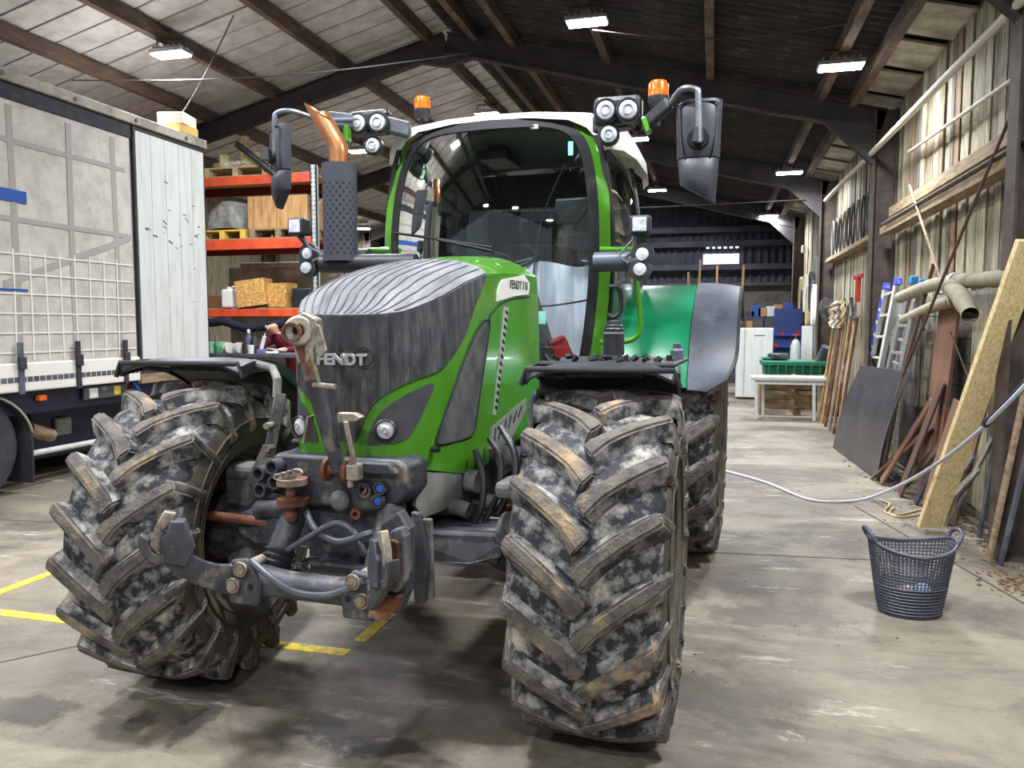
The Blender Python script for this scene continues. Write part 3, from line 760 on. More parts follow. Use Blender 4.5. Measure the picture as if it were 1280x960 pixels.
for dx, dz in ((.02, .015), (.01, -.035)):
    o = MB().lathe([(.026, .05), (.026, -.02), (.019, -.02), (.019, -.005), (.001, -.005)], (.19 + dx, -.42, 1.03 + dz), (0, 1, 0), 18).build('capped_coupler', M_chassis, trac)
    MB().lathe([(.018, -.004), (.015, -.016), (.001, -.018)], (.19 + dx, -.42, 1.03 + dz), (0, 1, 0), 16).build('blue_cap', M_blue, o)
o = MB().sphere((.035, -.43, .985), .042, 18, 10, (1, .7, 1)).build('ball_cover', M_dustgrey, trac)
# towing jaw with pin and chain
jaw = MB(); 
for z in (1.055, .975): jaw.lathe([(.001,-.012),(.06,-.012),(.06,.012),(.001,.012)], (-.16, -.46, z), (0,0,1), 20); jaw.box(-.20, -.12, -.46, -.39, z - .012, z + .012)
jaw.build('tow_jaw', M_rust, trac)
MB().cyl((-.16, -.47, .925), (-.16, -.47, 1.08), .02, seg=12).sphere((-.16, -.47, .92), .028, 12, 6).build('tow_pin', M_rust, trac)
for k in range(4):
    q = [(-.20 + .028 * k + .022 * math.cos(a), -.49, 1.075 + .014 * k * .6 + .010 * math.sin(a)) for a in [2 * math.pi * j / 10 for j in range(10)]]
    MB().tube(q, .005, 5, closed=True).build('chain_link', M_worn, trac)
for x, z in ((-.20, 1.035), (.13, 1.035), (.10, .935)):
    MB().lathe([(.022, .03), (.022, -.015), (.011, -.015), (.011, .01), (.001, .01)], (x, -.415, z), (0,1,0), 14).build('bolt', M_rust, trac)
# upright top link with hook head
P0, P1 = ty(425, 588, -.47), ty(376, 428, -.56)
MB().cyl(P0, P0.lerp(P1, .72), .030, .029, 14).build('top_link', M_chassis, trac)
MB().cyl(P0.lerp(P1, .70), P1, .026, .024, 14).build('top_link_thread', M_rust, trac)
hk = ty(374, 414, -.57)
hook = MB(); hook.lathe([(.020, -.03), (.052, -.03), (.058, 0), (.052, .03), (.020, .03)], hk, (.5, -.85, .1), 24, closed=True)
hook.prism([hk + V(-.05, .0, .01), hk + V(-.04, 0, .05), hk + V(.02, 0, .07), hk + V(.07, 0, .045), hk + V(.075, 0, -.02), hk + V(.05, 0, -.09), hk + V(.03, 0, -.12), hk + V(-.01, 0, -.12)], (0, .05, 0))
hook.build('link_hook', M_worn, trac, True, .006)
MB().lathe([(.026, -.036), (.036, -.036), (.036, .036), (.026, .036)], hk + V(-.012, -.02, -.005), (.3, -.95, .05), 20, closed=True).build('hook_bush', M_rust, trac)
MB().prism([hk + V(.06, 0, .03), hk + V(.085, 0, .02), hk + V(.11, 0, -.07), hk + V(.09, 0, -.095), hk + V(.068, 0, -.08)], (0, .015, 0)).build('release_lever', M_worn, trac, True, .003)
MB().cyl(ty(388, 437, -.585), ty(399, 480, -.55), .007, seg=8).build('pull_rod', M_worn, trac)
hb1 = ty(398, 481, -.55); MB().cyl(hb1 + V(-.02,0,0), hb1 + V(.075, -.01, -.005), .011, seg=10).build('turning_handle', M_worn, trac)
b1 = ty(430, 523, -.5); MB().prism([b1 + V(-.03,0,-.02), b1 + V(.05,0,-.01), b1 + V(.07,0,.005), b1 + V(.04,0,.02), b1 + V(-.03,0,.02)], (0,.04,0)).build('stay_bracket', M_worn, trac, True, .004)
MB().beam(ty(432, 527, -.52), ty(444, 585, -.47), .018, .012).build('stay_bar', M_worn, trac, False, .003)
MB().beam(ty(388, 520, -.53), ty(382, 553, -.52), .042, .012, (1,0,0)).build('slotted_plate', M_worn, trac, False, .003)
lk = ty(422, 588, -.47)
MB().lathe([(.025, -.05), (.045, -.05), (.045, -.035), (.025, -.035)], lk, (1,0,0), 18, closed=True).lathe([(.025, .035), (.045, .035), (.045, .05), (.025, .05)], lk, (1,0,0), 18, closed=True).cyl(lk + V(-.06,0,0), lk + V(.10,0,0), .016, seg=10).build('link_bearing', M_rust, trac)
MB().obox(lk + V(.075, -.005, .0), (.05, .05, .06)).cyl(lk + V(.06, -.01, -.06), lk + V(.06, -.01, .03), .014, seg=8).build('lock_block', M_worn, trac, False, .006)
# lift cylinders, cross tube and lower links
for sx in (-1, 1):
    a, b = V(sx * .21 + .02, -.37, .96), V(sx * .22 + .005, -.52, .70)
    MB().cyl(a, b, .052, seg=20).build('lift_cylinder', M_chassis, trac)
    if sx < 0: MB().lathe([(.055 + .012 * (k % 2), .012 * k) for k in range(9)], b, (a - b), 20).build('bellows', M_black, trac)
MB().tube([(-.26, -.60, .70), (-.1, -.585, .685), (.12, -.585, .685), (.34, -.60, .70)], [.062, .052, .052, .066], 20).build('cross_tube', M_chassis, trac)
MB().box(-.17, .26, -.34, -.30, .62, 1.0).box(-.17, .26, -.40, -.30, .70, .72).build('linkage_frame', M_chassis, trac, False, .01)
def link_arm(sx):
    jo, mi, hk_ = V(sx * .25, -.61, .705), V(sx * .34, -.75, .79), V(sx * .45, -.855, .885)
    rows = []
    for t in range(9):
        q = t / 8; p = (jo * (1 - q) ** 2 + mi * 2 * q * (1 - q) + hk_ * q * q) - V(0, 0, .045 * math.sin(math.pi * q))
        rows.append((p, .07 - .018 * math.sin(math.pi * q)))
    m_ = MB(); vs = []
    for p, hgt in rows:
        for ox, oz in ((-.014, -hgt), (.014, -hgt), (.014, hgt), (-.014, hgt)): vs.append(p + V(ox * .8, ox * .6 * sx, oz))
    fs = []
    for i in range(8):
        for k in range(4): fs.append((i*4+k, i*4+(k+1)%4, i*4+4+(k+1)%4, i*4+4+k))
    fs += [(0,1,2,3), (35,34,33,32)]
    m_.add(vs, fs); m_.build('lower_link', M_chassis, trac, False, .006)
    # the hook: a jaw with an open top
    d = (hk_ - mi).normalized()
    prof = []
    for a in range(0, 13): 
        q = R(-200 + a * 19); prof.append((math.cos(q) * .07, math.sin(q) * .07))
    inn = [(x * .5, z * .5) for x, z in reversed(prof)]
    side = V(sx * .69, -.65, .2).normalized(); nrm = V(sx * .55, .8, 0)
    poly = [hk_ + side * x + V(0, 0, 1) * z for x, z in prof + inn]
    m2 = MB(); m2.prism([p - nrm * .02 for p in poly], nrm * .045); o = m2.build('hook_jaw', M_dusty, trac, True, .004)
    MB().prism([hk_ + side * x + V(0,0,z) - nrm * .03 for x, z in ((-.02,-.06),(-.09,-.07),(-.12,.0),(-.09,.10),(-.04,.095),(-.03,.05),(-.01,.03))], nrm * .06).build('hook_cheek', M_chassis, o, True, .006)
    MB().prism([hk_ + side * x + V(0,0,z) - nrm * .012 for x, z in ((-.05,.09),(-.06,.12),(-.02,.125),(.015,.06),(.02,.0),(-.005,.01),(-.02,.06))], nrm * .03).build('hook_latch', M_worn, o, True, .004)
    # cheek plate and pins at the joint
    ck = MB().prism([(sx * x, -.675, z) for x, z in ((.18,.62),(.30,.62),(.325,.70),(.29,.79),(.22,.80),(.17,.72))], (0, .03, 0)); ck.build('joint_cheek', M_chassis, trac, True, .01)
    for x, z in ((.27, .70), (.235, .765)):
        MB().cyl((sx * x, -.70, z), (sx * x, -.56, z), .02, seg=14).build('joint_pin', M_worn, trac)
        MB().tube([(sx * x + .026 * math.cos(a), -.695, z + .026 * math.sin(a)) for a in [2 * math.pi * j / 14 for j in range(14)]], .004, 5, closed=True).build('pin_ring', M_worn, trac)
    MB().lathe([(.012, 0), (.012, .002), (.001, .002)], (sx * .205, -.677, .695), (0, -1, 0), 12).build('bolt_hole', M_dark, trac)
link_arm(-1); link_arm(1)
# upright folding hook guard in front of the right link
MB().prism([ty(x, y, -.70) for x, y in ((476,655),(497,640),(511,662),(510,738),(498,768),(464,766),(461,738),(468,690))], (0, .06, 0)).build('link_guard', M_chassis, trac, False, .008)
MB().prism([ty(x, y, -.74) for x, y in ((487,664),(500,660),(506,672),(505,728),(496,742),(480,738),(482,690))], (0, .05, 0)).build('catch_plate', M_dustgrey, trac, False, .008)
MB().prism([ty(x, y, -.745) for x, y in ((490,672),(500,676),(502,720),(494,734),(485,726),(486,690))], (0, -.015, 0)).build('catch_wear_face', M_rust, trac, False, .008)
MB().prism([ty(x, y, -.71) for x, y in ((470,745),(506,742),(499,760),(478,772),(464,768))], (0, -.03, 0)).build('guard_foot', M_rust, trac, False, .006)
for k in range(6): MB().sphere(ty(463 + 1.5 * (k % 2), 690 + 11 * k, -.73), .010, 8, 6, (1, 1, 1.5)).build('safety_chain_link', M_worn, trac)
MB().prism([ty(x, y, -.44) for x, y in ((513,640),(523,642),(534,700),(531,755),(518,757),(513,700))], (.0, .03, 0)).build('stabiliser_plate', M_chassis, trac, False, .006)
MB().beam(ty(534, 648, -.38), ty(537, 748, -.38), .028, .04).build('stabiliser_bar', M_dustgrey, trac, False, .006)
# hoses
def hose(pts, r, m, name='hose', parent=trac): return MB().tube(spl(pts, 7), r, 8).build(name, m, parent)
hose([(-.12,-.43,.93), (-.05,-.47,.87), (.06,-.49,.84), (.16,-.47,.87), (.2,-.43,.88)], .014, M_lite)
hose([(-.19,-.50,.77), (-.08,-.50,.84), (.02,-.47,.90), (.1,-.47,.89), (.17,-.47,.80)], .012, M_lite)
hose([(-.21,-.66,.79), (-.13,-.67,.745), (-.04,-.67,.70), (.06,-.67,.69), (.16,-.67,.71), (.27,-.68,.77)], .013, M_lite)
hose([(.40,.10,1.12), (.45,.06,1.02), (.46,.02,.9), (.42,0,.80)], .014, M_black)
hose([(.43,.2,1.16), (.50,.15,1.08), (.51,.1,.95), (.46,.05,.82)], .014, M_black)
hose([(.45,.3,1.2), (.54,.22,1.1), (.56,.16,.98), (.50,.1,.84)], .016, M_black)
# axle, engine block and steering gear
ax = MB(); ax.box(.17, .60, -.17, .12, .70, .82); ax.pair('axle_beam', M_chassis, trac, False, .02)
MB().prism([(.17,-.27,.72),(.50,-.25,.72),(.62,-.20,.74),(.63,-.20,.80),(.60,-.20,.84),(.17,-.27,.84)], (0,.1,0)).pair('axle_cover', M_chassis, trac, False, .012)
MB().box(-.17, .17, -.33, 1.6, .62, .98).build('engine_block', M_dusty, trac, False, .02)
MB().box(-.30, .30, -.05, 1.1, .86, 1.16).box(.26, .36, .05, .25, .84, 1.04).box(.28, .38, .35, .55, .86, 1.10).build('engine_side', M_dusty, trac, False, .02)
MB().cyl((.30,.12,.98), (.42,.10,.98), .05, seg=14).build('filter_can', M_dustgrey, trac)
MB().cyl((.32,-.02,.90), (.42,-.03,.88), .035, seg=14).build('pump_cover', M_dustgrey, trac)
MB().cyl((.36,.5,1.02), (.5,.5,1.02), .06, seg=14).build('filter_can', M_dustgrey, trac)
for sx in (-1, 1):
    cx, cy = sx * FTR / 2, 0
    MB().tube([(sx * .55, 0, .76), (sx * .70, 0, .74), (sx * .84, .0, .7125)], [.12, .15, .17], 20).build('axle_hub', M_dusty, trac)
    MB().box(sx * .70 - .07, sx * .70 + .07, -.10, .10, .52, 1.0).box(sx * .66 - .1, sx * .66 + .1, -.12, .06, .96, 1.03).build('steering_knuckle', M_dustgrey, trac, False, .025)
    yr_ = -.26 if sx < 0 else .30
    MB().cyl((sx * .42, yr_ + .06, .80), (sx * .78, yr_, .83), .022, seg=12).build('steering_rod', M_rust, trac)
    MB().cyl((sx * .25, -.2 if sx < 0 else .2, .88), (sx * .50, -.22 if sx < 0 else .2, .86), .04, seg=14).build('steering_cylinder', M_dusty, trac)
    if sx < 0:                                              # fender stay standing at the knuckle
        MB().beam((sx * .60, -.12, .95), (sx * .52, -.10, 1.12), .02, .05).beam((sx * .52, -.10, 1.08), (sx * .48, -.06, 1.36), .035, .045).tube([(sx*.50,-.06,1.34),(sx*.50,-.05,1.42),(sx*.56,.0,1.47),(sx*.68,.02,1.49)], .02, 10).build('mudguard_stay', M_dustgrey, trac)
        for z in (1.06, 1.12, 1.22): MB().cyl((sx * .50, -.145, z), (sx * .50, -.10, z), .016, seg=8).build('stay_bolt', M_worn, trac)
    else:
        MB().tube(spl([ty(663, 560, .14), ty(665, 520, .14), ty(667, 500, .14), ty(674, 491, .15), ty(692, 488, .2)], 5), .018, 10).build('mudguard_stay', M_dustgrey, trac)

# ---------------------------------------------------------------- mudguards
def arc_guard(name, m, cx, cy, cz, r, p0, p1, x0, x1, rot=0, th=.012, lip=.0, n=22, edge_fn=None, crown=0.0):
    mb = MB(); rows = []
    for i in range(n + 1):
        p = R(p0 + (p1 - p0) * i / n); row = []
        nx = 6
        for j in range(nx + 1):
            t = j / nx; xx = x0 + (x1 - x0) * t
            if edge_fn: xx = x0 + (edge_fn(p0 + (p1 - p0) * i / n, x0, x1) - x0) * t
            rr = r - lip * (abs(2 * t - 1) ** 6) - crown * (t ** 2 if abs(x1) > abs(x0) else (1 - t) ** 2)
            row.append((xx, -rr * math.cos(p), rr * math.sin(p)))
        rows.append(row)
    inner = [[(x, y * (1 - th / r), z * (1 - th / r)) for x, y, z in row] for row in rows]
    k = n + 1; w = len(rows[0])
    mb.grid(rows); mb.grid(inner)
    edge = [j for j in range(w)] + [i*w+w-1 for i in range(1, k)] + [(k-1)*w+j for j in range(w-2, -1, -1)] + [i*w for i in range(k-2, 0, -1)]
    t = k * w
    for a, b in zip(edge, edge[1:] + edge[:1]): mb.f.append([a, t + a, t + b, b]); mb.m.append(0)
    return mb.build(name, m, trac, True, 0, (cx, cy, cz), (0, 0, rot))
for sx in (-1, 1):
    g = arc_guard('front_mudguard', M_black, FWH[sx][0] - .03 * (sx > 0), FWH[sx][1], FR, .81, 77, 172, -.31, .31, FWH[sx][2] + .06, .012, .05)
    for xx in (-.30, .30):
        MB().grid([[(xx, -rr * math.cos(R(p)), rr * math.sin(R(p))) for rr in (.80, .745)] for p in range(77, 173, 4)], thick=(.012, 0, 0)).build('guard_side', M_black, g)
    MB().tube([(-.31, -.797 * math.cos(R(77)), .745 * math.sin(R(77))), (-.29, -.80 * math.cos(R(77)), .79), (.29, -.80 * math.cos(R(77)), .79), (.31, -.797 * math.cos(R(77)), .745 * math.sin(R(77)))], .012, 8).build('guard_rim', M_black, g)
    MB().beam((-.16, .02, .755), (.16, .02, .755), .03, .02).beam((-.30, .0, .76), (-.16, .02, .745), .03, .02).build('guard_carrier', M_dusty, g, False, .004)
for sx in (-1, 1):
    xs = sorted((sx * .70, sx * 1.155)); arc_guard('rear_mudguard', M_fgreen, 0, WB, RR, 1.03, 20, 125, xs[0], xs[1], 0, .02, .0)
    o = arc_guard('mudguard_extension', M_lite, 0, WB, RR, 1.045, 19, 128, sx * 1.16, sx * 1.44, 0, .02, .0, 30, lambda d, a_, b_: b_ if d > 38 else a_ + (b_ - a_) * (.35 + .65 * math.sqrt(max(0, 1 - ((38 - d) / 19) ** 2))), .03)
    rows = []
    lipm = MB()
    for i in range(25):
        d_ = 19 + 109 * i / 24; p = R(d_); xx = 1.44 if d_ > 38 else 1.16 + .28 * (.35 + .65 * math.sqrt(max(0, 1 - ((38 - d_) / 19) ** 2)))
        rows.append([(sx * xx, WB - rr * math.cos(p), RR + rr * math.sin(p)) for rr in (1.015, .975)])
    lipm.grid(rows, thick=(sx * .02, 0, 0)); lipm.build('guard_lip', M_black, trac)
    rows = []
    for i in range(20):
        p = R(5 + 110 * i / 19); rows.append([(sx * .70, WB - rr * math.cos(p), RR + rr * math.sin(p)) for rr in (1.03, .6)])
    MB().grid(rows, thick=(sx * .02, 0, 0)).build('guard_inner_wall', M_fgreen, trac)

# ---------------------------------------------------------------- cab
M_glass = glass('cab_glass', (232,242,238), .11)
M_trim = mat('cab_trim', (46,48,50), .6, 0, (62,64,66), 6)
M_liner = mat('cab_liner', (92,98,96), .8)
def yf(x, z): return 1.27 + .17 * (x / .65) ** 2 + .15 * max(0, (z - 2.1) / .8) ** 2
BW = [(1.36,.575),(1.5,.615),(1.75,.645),(2.0,.660),(2.3,.655),(2.5,.635),(2.65,.605),(2.75,.565),(2.82,.505),(2.855,.43),(2.872,.33),(2.878,.15),(2.88,0)]
outline = spl([(x, z, 0) for z, x in BW], 4)
outl = [(p.x, p.y) for p in outline]
full = outl + [(-x, z) for x, z in reversed(outl[:-1])]
def fsurf(u, v):
    e = .004; p = V(u, yf(u, v), v)
    n = (V(u + e, yf(u + e, v), v) - p).cross(V(u, yf(u, v + e), v + e) - p).normalized()
    return p, (n if n.y < 0 else -n)
rows = []                                                    # windscreen as one curved pane
for i in range(25):
    z = 1.36 + (2.868 - 1.36) * i / 24; w = interp(BW, z) - .03
    rows.append([fsurf(w * (k / 10 - 1), z)[0] for k in range(21)])
MB().grid(rows).build('windscreen', M_glass, trac)
def band(i0, i1, off, th=.02):
    m_ = MB(); r_ = []
    for sgn in (1, -1):
        r_ = []
        for (x, z) in outl:
            row = []
            cx, cz = 0, 2.1
            dx = Vector((x, max(0, z - 2.45) * 1.2)); dx.normalize() if dx.length else None
            for q in (i0, i1):
                xx, zz = x + dx.x * q, z + dx.y * q
                p, n = fsurf(xx, min(zz, 2.96)); row.append(V(sgn * p.x, p.y, p.z) + V(sgn * n.x, n.y, n.z) * off)
            r_.append(row)
        m_.grid(r_, thick=(0, th, 0))
    return m_
band(-.045, .012, .006).build('windscreen_seal', M_dark, trac)
# green posts
post = MB(); r_ = []
for x, z in outl:
    if z > 2.85: break
    p0 = V(x + .012, yf(x, z) + .0, z); p1 = V(x + .075, yf(x, z) + .035, z); p2 = V(x + .08, yf(x, z) + .10, z); p3 = V(x - .01, yf(x, z) + .09, z)
    r_.append([p0, p1, p2, p3, p0])
post.grid(r_); post.pair('cab_post', M_green, trac)
def side_x(y, z): return interp([(1.36,.655),(1.75,.725),(2.0,.74),(2.3,.735),(2.65,.69),(2.85,.62)], z) + .05 * math.sin(math.pi * min(1, max(0, (y - 1.5) / 1.1)))
rows = []
for i in range(15):
    z = 1.36 + 1.4 * i / 14; rows.append([(side_x(y, z), y, z) for y in [1.55 + 1.0 * k / 10 for k in range(11)]])
MB().grid(rows).pair('door_glass', M_glass, trac)
for sgn in (1, -1):
    r_ = []
    for i in range(15):
        z = 1.36 + 1.42 * i / 14; r_.append([(sgn * (side_x(y, z) + .006), y, z) for y in (1.50, 1.545)])
    MB().grid(r_, thick=(-sgn * .03, 0, 0)).build('door_frame', M_dark, trac)
    r_ = []
    for i in range(15):
        z = 1.36 + 1.42 * i / 14; r_.append([(sgn * (side_x(2.5, z) + .008), y, z) for y in (2.50, 2.62)])
    MB().grid(r_, thick=(-sgn * .06, 0, 0)).build('rear_post', M_black, trac)
rows = []
for i in range(9):
    z = 1.5 + 1.25 * i / 8; rows.append([(side_x(2.6, z) * (k / 5 - 1), 2.66, z) for k in range(11)])
MB().grid(rows).build('rear_window', M_glass, trac)
MB().box(-.72, .72, 2.62, 2.70, 1.36, 1.52).box(-.68, .68, 2.62, 2.70, 2.55, 2.80).build('rear_frame', M_trim, trac, False, .01)
# roof
rows = []
for y, dz, sx in ((1.415, -.035, .80), (1.43, 0, .90), (1.55, .03, .97), (2.0, .07, 1.0), (2.5, .06, 1.0), (2.8, .02, .96), (2.86, -.05, .9)):
    row = []
    for x, z in ((-.80, 2.70), (-.79, 2.78), (-.73, 2.86), (-.6, 2.905), (-.3, 2.925), (0, 2.93), (.3, 2.925), (.6, 2.905), (.73, 2.86), (.79, 2.78), (.80, 2.70)):
        row.append((x * sx, y + .10 * (abs(x) / .8) ** 3 * (1 if y < 1.6 else 0), z + dz * (1 if abs(x) < .75 else .4)))
    rows.append(row)
MB().grid(rows).build('cab_roof', M_white, trac)
MB().grid([[(x, y, 2.84 - .1 * (abs(x) / .66) ** 4) for x in (-.66, -.5, -.25, 0, .25, .5, .66)] for y in (1.52, 1.8, 2.2, 2.66)], thick=(0, 0, .02)).build('roof_lining', M_liner, trac)
for x in (-.22, .28): MB().box(x - .025, x + .025, 1.425, 1.45, 2.825, 2.85).build('roof_clip', M_white, trac, False, .004)
# inside the cab
M_seat = mat('seat_cloth', (40,42,46), .9, 0, (56,58,60), 9)
st = MB(); st.box(-.27, .27, 2.0, 2.45, 1.62, 1.74); st.build('seat', M_seat, trac, False, .04)
MB().prism([(-.25, 2.38, 1.72), (.25, 2.38, 1.72), (.23, 2.5, 2.25), (-.23, 2.5, 2.25)], (0, .1, .02)).build('seat_back', M_seat, trac, False, .03)
MB().obox((0, 2.56, 2.36), (.28, .08, .16), (R(-8), 0, 0)).build('headrest', M_seat, trac, False, .03)
MB().box(-.3, .3, 2.05, 2.5, 1.36, 1.6).build('seat_base', M_trim, trac, False, .03)
MB().prism([(-.14, 1.50, 1.36), (.14, 1.50, 1.36), (.11, 1.62, 1.95), (-.11, 1.62, 1.95)], (0, .16, .02)).build('steering_column', M_trim, trac, False, .03)
sw = [(.19 * math.cos(a), 1.80 + .14 * math.sin(a), 2.11 + .085 * math.sin(a)) for a in [2 * math.pi * k / 28 for k in range(28)]]
swo = MB().tube(sw, .014, 8, closed=True); swo.tube([(-.18, 1.80, 2.10), (0, 1.79, 2.06), (.18, 1.80, 2.10)], .012, 6).cyl((0, 1.73, 1.94), (0, 1.80, 2.08), .03); swo.build('steering_wheel', M_black, trac)
ds = [(-.12, 1.52, 2.02), (-.10, 1.50, 2.10), (0, 1.49, 2.13), (.10, 1.50, 2.10), (.12, 1.52, 2.02)]
MB().prism(ds, (0, .14, -.02)).build('instrument_hood', M_black, trac, False, .01)
MB().box(.30, .42, 1.95, 2.5, 1.82, 1.9).build('armrest', M_trim, trac, False, .02)
MB().obox((-.46, 1.95, 2.28), (.06, .2, .26), (0, 0, R(20))).build('terminal', M_black, trac, False, .01)
MB().obox((-.50, 1.95, 2.50), (.12, .14, .16), (0, 0, R(20))).build('radio_unit', M_black, trac, False, .02)
MB().box(-.56, -.50, 2.30, 2.36, 1.5, 2.7).build('inner_post', M_trim, trac, False, .01)
MB().box(-.20, .0, 1.75, 2.1, 2.74, 2.80).build('air_vent', M_black, trac, False, .01)
MB().prism([(.36, 1.62, 2.44), (.58, 1.60, 2.44), (.57, 1.60, 2.36), (.50, 1.61, 2.28), (.42, 1.62, 2.28), (.36, 1.62, 2.36)], (0, .03, .01)).build('inner_mirror', M_black, trac, False, .01)
M_reflection = mat('pale_reflection', (236,234,250), .7, 0, (212,210,236), 8, stretch=(3,3,.4))
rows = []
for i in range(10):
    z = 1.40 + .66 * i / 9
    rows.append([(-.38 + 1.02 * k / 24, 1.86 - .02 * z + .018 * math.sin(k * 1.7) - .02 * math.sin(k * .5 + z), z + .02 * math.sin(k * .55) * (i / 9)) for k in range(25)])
MB().grid(rows, thick=(0, .006, 0)).build('reflection_sheet', M_reflection, trac)  # pale lavender sheet standing in for a reflection in the windscreen
MB().tube(spl([(.20, 1.40, 1.86), (.28, 1.40, 1.94), (.30, 1.39, 2.06), (.34, 1.40, 2.3), (.46, 1.47, 2.62)], 6), .005, 5).build('cable', M_dark, trac)
MB().tube(spl([(.20, 1.38, 1.80), (.35, 1.38, 1.78), (.52, 1.42, 1.80), (.62, 1.46, 1.82)], 6), .006, 5).build('cable', M_dark, trac)
MB().prism([(.20, 1.45, 1.40), (.42, 1.45, 1.40), (.34, 1.45, 1.66), (.27, 1.45, 1.86), (.20, 1.45, 1.9)], (0, .12, 0)).build('side_console', M_trim, trac, False, .02)
MB().obox((.44, 1.5, 1.50), (.12, .04, .2), (0, R(-25), 0)).build('red_extinguisher', M_red, trac, False, .02)
M_stick = mat('pale_sticker', (150,214,206), .5)
p = ty(672, 397, 1.30); MB().obox(p, (.10, .004, .075)).build('sticker', M_stick, trac, False)
p, n = fsurf(.50, 2.70); MB().obox(p - V(0, .012, 0), (.03, .004, .08)).build('sticker', M_stick, trac, False)
# floor, lower front panel, steps and tank under the cab
MB().box(-.60, .60, 1.30, 2.68, 1.28, 1.37).build('cab_floor', M_trim, trac, False, .02)
MB().box(.40, .62, 1.22, 1.34, 1.02, 1.36).pair('cab_lower_panel', M_fgreen, trac, False, .02)
MB().box(.42, .98, 1.35, 2.1, .55, 1.2).build('fuel_tank', M_black, trac, False, .06)
for z in (.5, .8): MB().box(.95, 1.10, 1.4, 1.8, z, z + .04).build('step', M_black, trac, False, .01)
MB().box(-.98, -.42, 1.35, 2.1, .55, 1.2).build('battery_box', M_black, trac, False, .06)
MB().box(-.35, .35, 1.1, 3.0, .55, 1.25).build('gearbox', M_dusty, trac, False, .04)
MB().cyl((-.85, WB, RR), (.85, WB, RR), .16, seg=20).build('rear_axle', M_dusty, trac)
# wiper
MB().tube([fsurf(-.64 + .72 * t, 2.25 - .13 * t)[0] - V(0, .02, 0) for t in [k / 10 for k in range(11)]], .008, 6).build('wiper_blade', M_dark, trac)
MB().tube([fsurf(-.28 + .36 * t, 2.17 - .08 * t)[0] - V(0, .03, -.01) for t in [k / 6 for k in range(7)]], .010, 6).build('wiper_arm', M_dark, trac)

# ---------------------------------------------------------------- exhaust
def perforated():
    m = bpy.data.materials.new('perforated_shield'); m.use_nodes = True; nt = m.node_tree; N = nt.nodes; L = nt.links; b = N['Principled BSDF']
    b.inputs['Roughness'].default_value = .5
    uv = N.new('ShaderNodeUVMap'); v = N.new('ShaderNodeTexVoronoi'); v.voronoi_dimensions = '2D'; v.inputs['Randomness'].default_value = 0; v.inputs['Scale'].default_value = 1
    mp = N.new('ShaderNodeMapping'); mp.inputs['Scale'].default_value = (22, 18, 1); mp.inputs['Rotation'].default_value = (0, 0, R(45)); L.new(uv.outputs[0], mp.inputs[0]); L.new(mp.outputs[0], v.inputs['Vector'])
    c = N.new('ShaderNodeMath'); c.operation = 'LESS_THAN'; c.inputs[1].default_value = .27; L.new(v.outputs['Distance'], c.inputs[0])
    x = N.new('ShaderNodeMix'); x.data_type = 'RGBA'; x.inputs[6].default_value = lin(58,60,70); x.inputs[7].default_value = lin(8,8,10); L.new(c.outputs[0], x.inputs[0]); L.new(x.outputs[2], b.inputs['Base Color'])
    return m
ex0, ex1 = V(-.775, 1.0, 2.06), V(-.775, 1.0, 2.60)
er = .100
sh = MB().lathe([(er, 0), (er, .44)], ex0, (0,0,1), 40); o = sh.build('exhaust_shield', perforated(), trac)
uvl = o.data.uv_layers.new(name='UVMap')
for lp in o.data.loops:
    p = o.data.vertices[lp.vertex_index].co; a = math.atan2(p.y - ex0.y, p.x - ex0.x) / (2 * math.pi)
    uvl.data[lp.index].uv = (a % 1.0, (p.z - ex0.z) / .63)
for poly in o.data.polygons:
    us = [uvl.data[i].uv[0] for i in poly.loop_indices]
    if max(us) - min(us) > .5:
        for i in poly.loop_indices:
            if uvl.data[i].uv[0] < .5: uvl.data[i].uv[0] += 1
M_shield = mat('shield_plain', (58,60,70), .5)
MB().lathe([(er, .44), (er + .002, .54), (er - .006, .54), (er - .006, .44)], ex0, (0,0,1), 40, closed=True).build('shield_collar', M_shield, trac)
MB().lathe([(er + .004, -.02), (er + .004, .012), (er - .01, .012), (er - .01, -.02)], ex0, (0,0,1), 40, closed=True).build('shield_collar', M_shield, trac)
M_copper = mat('copper_tip', (196,136,92), .35, .7, (150,96,66), 4)
tip = spl([(-.775, 1.0, 2.40), (-.775, 1.0, 2.62), (-.78, 1.0, 2.70), (-.83, .995, 2.79), (-.895, .98, 2.90)], 5)
tm = MB().tube(tip, .055, 24, False)
# slant the mouth
k = len(tm.v) - 24
for i in range(k, k + 24):
    p = tm.v[i]; sl = (p[0] - tip[-1].x) + (p[2] - tip[-1].z)
    d_ = (p[0] - tip[-1].x) * .8 + (p[2] - tip[-1].z) * .6
    tm.v[i] = (p[0] - .6 * .9 * max(-1, -d_) * .55 * (-1) * .0 - .05 * (-d_ / .055) * .0 - .045 * (-d_ / .055 + 0), p[1], p[2] + .085 * (-d_ / .055 + .1))
tm.build('exhaust_tip', M_copper, trac)
MB().tube([p for p in tip[:-1]], .050, 20, True).build('exhaust_bore', M_dark, trac)
MB().cyl((-.30, 1.02, 2.02), (-.90, 1.0, 2.03), .055, seg=18).build('exhaust_arm', M_black, trac)

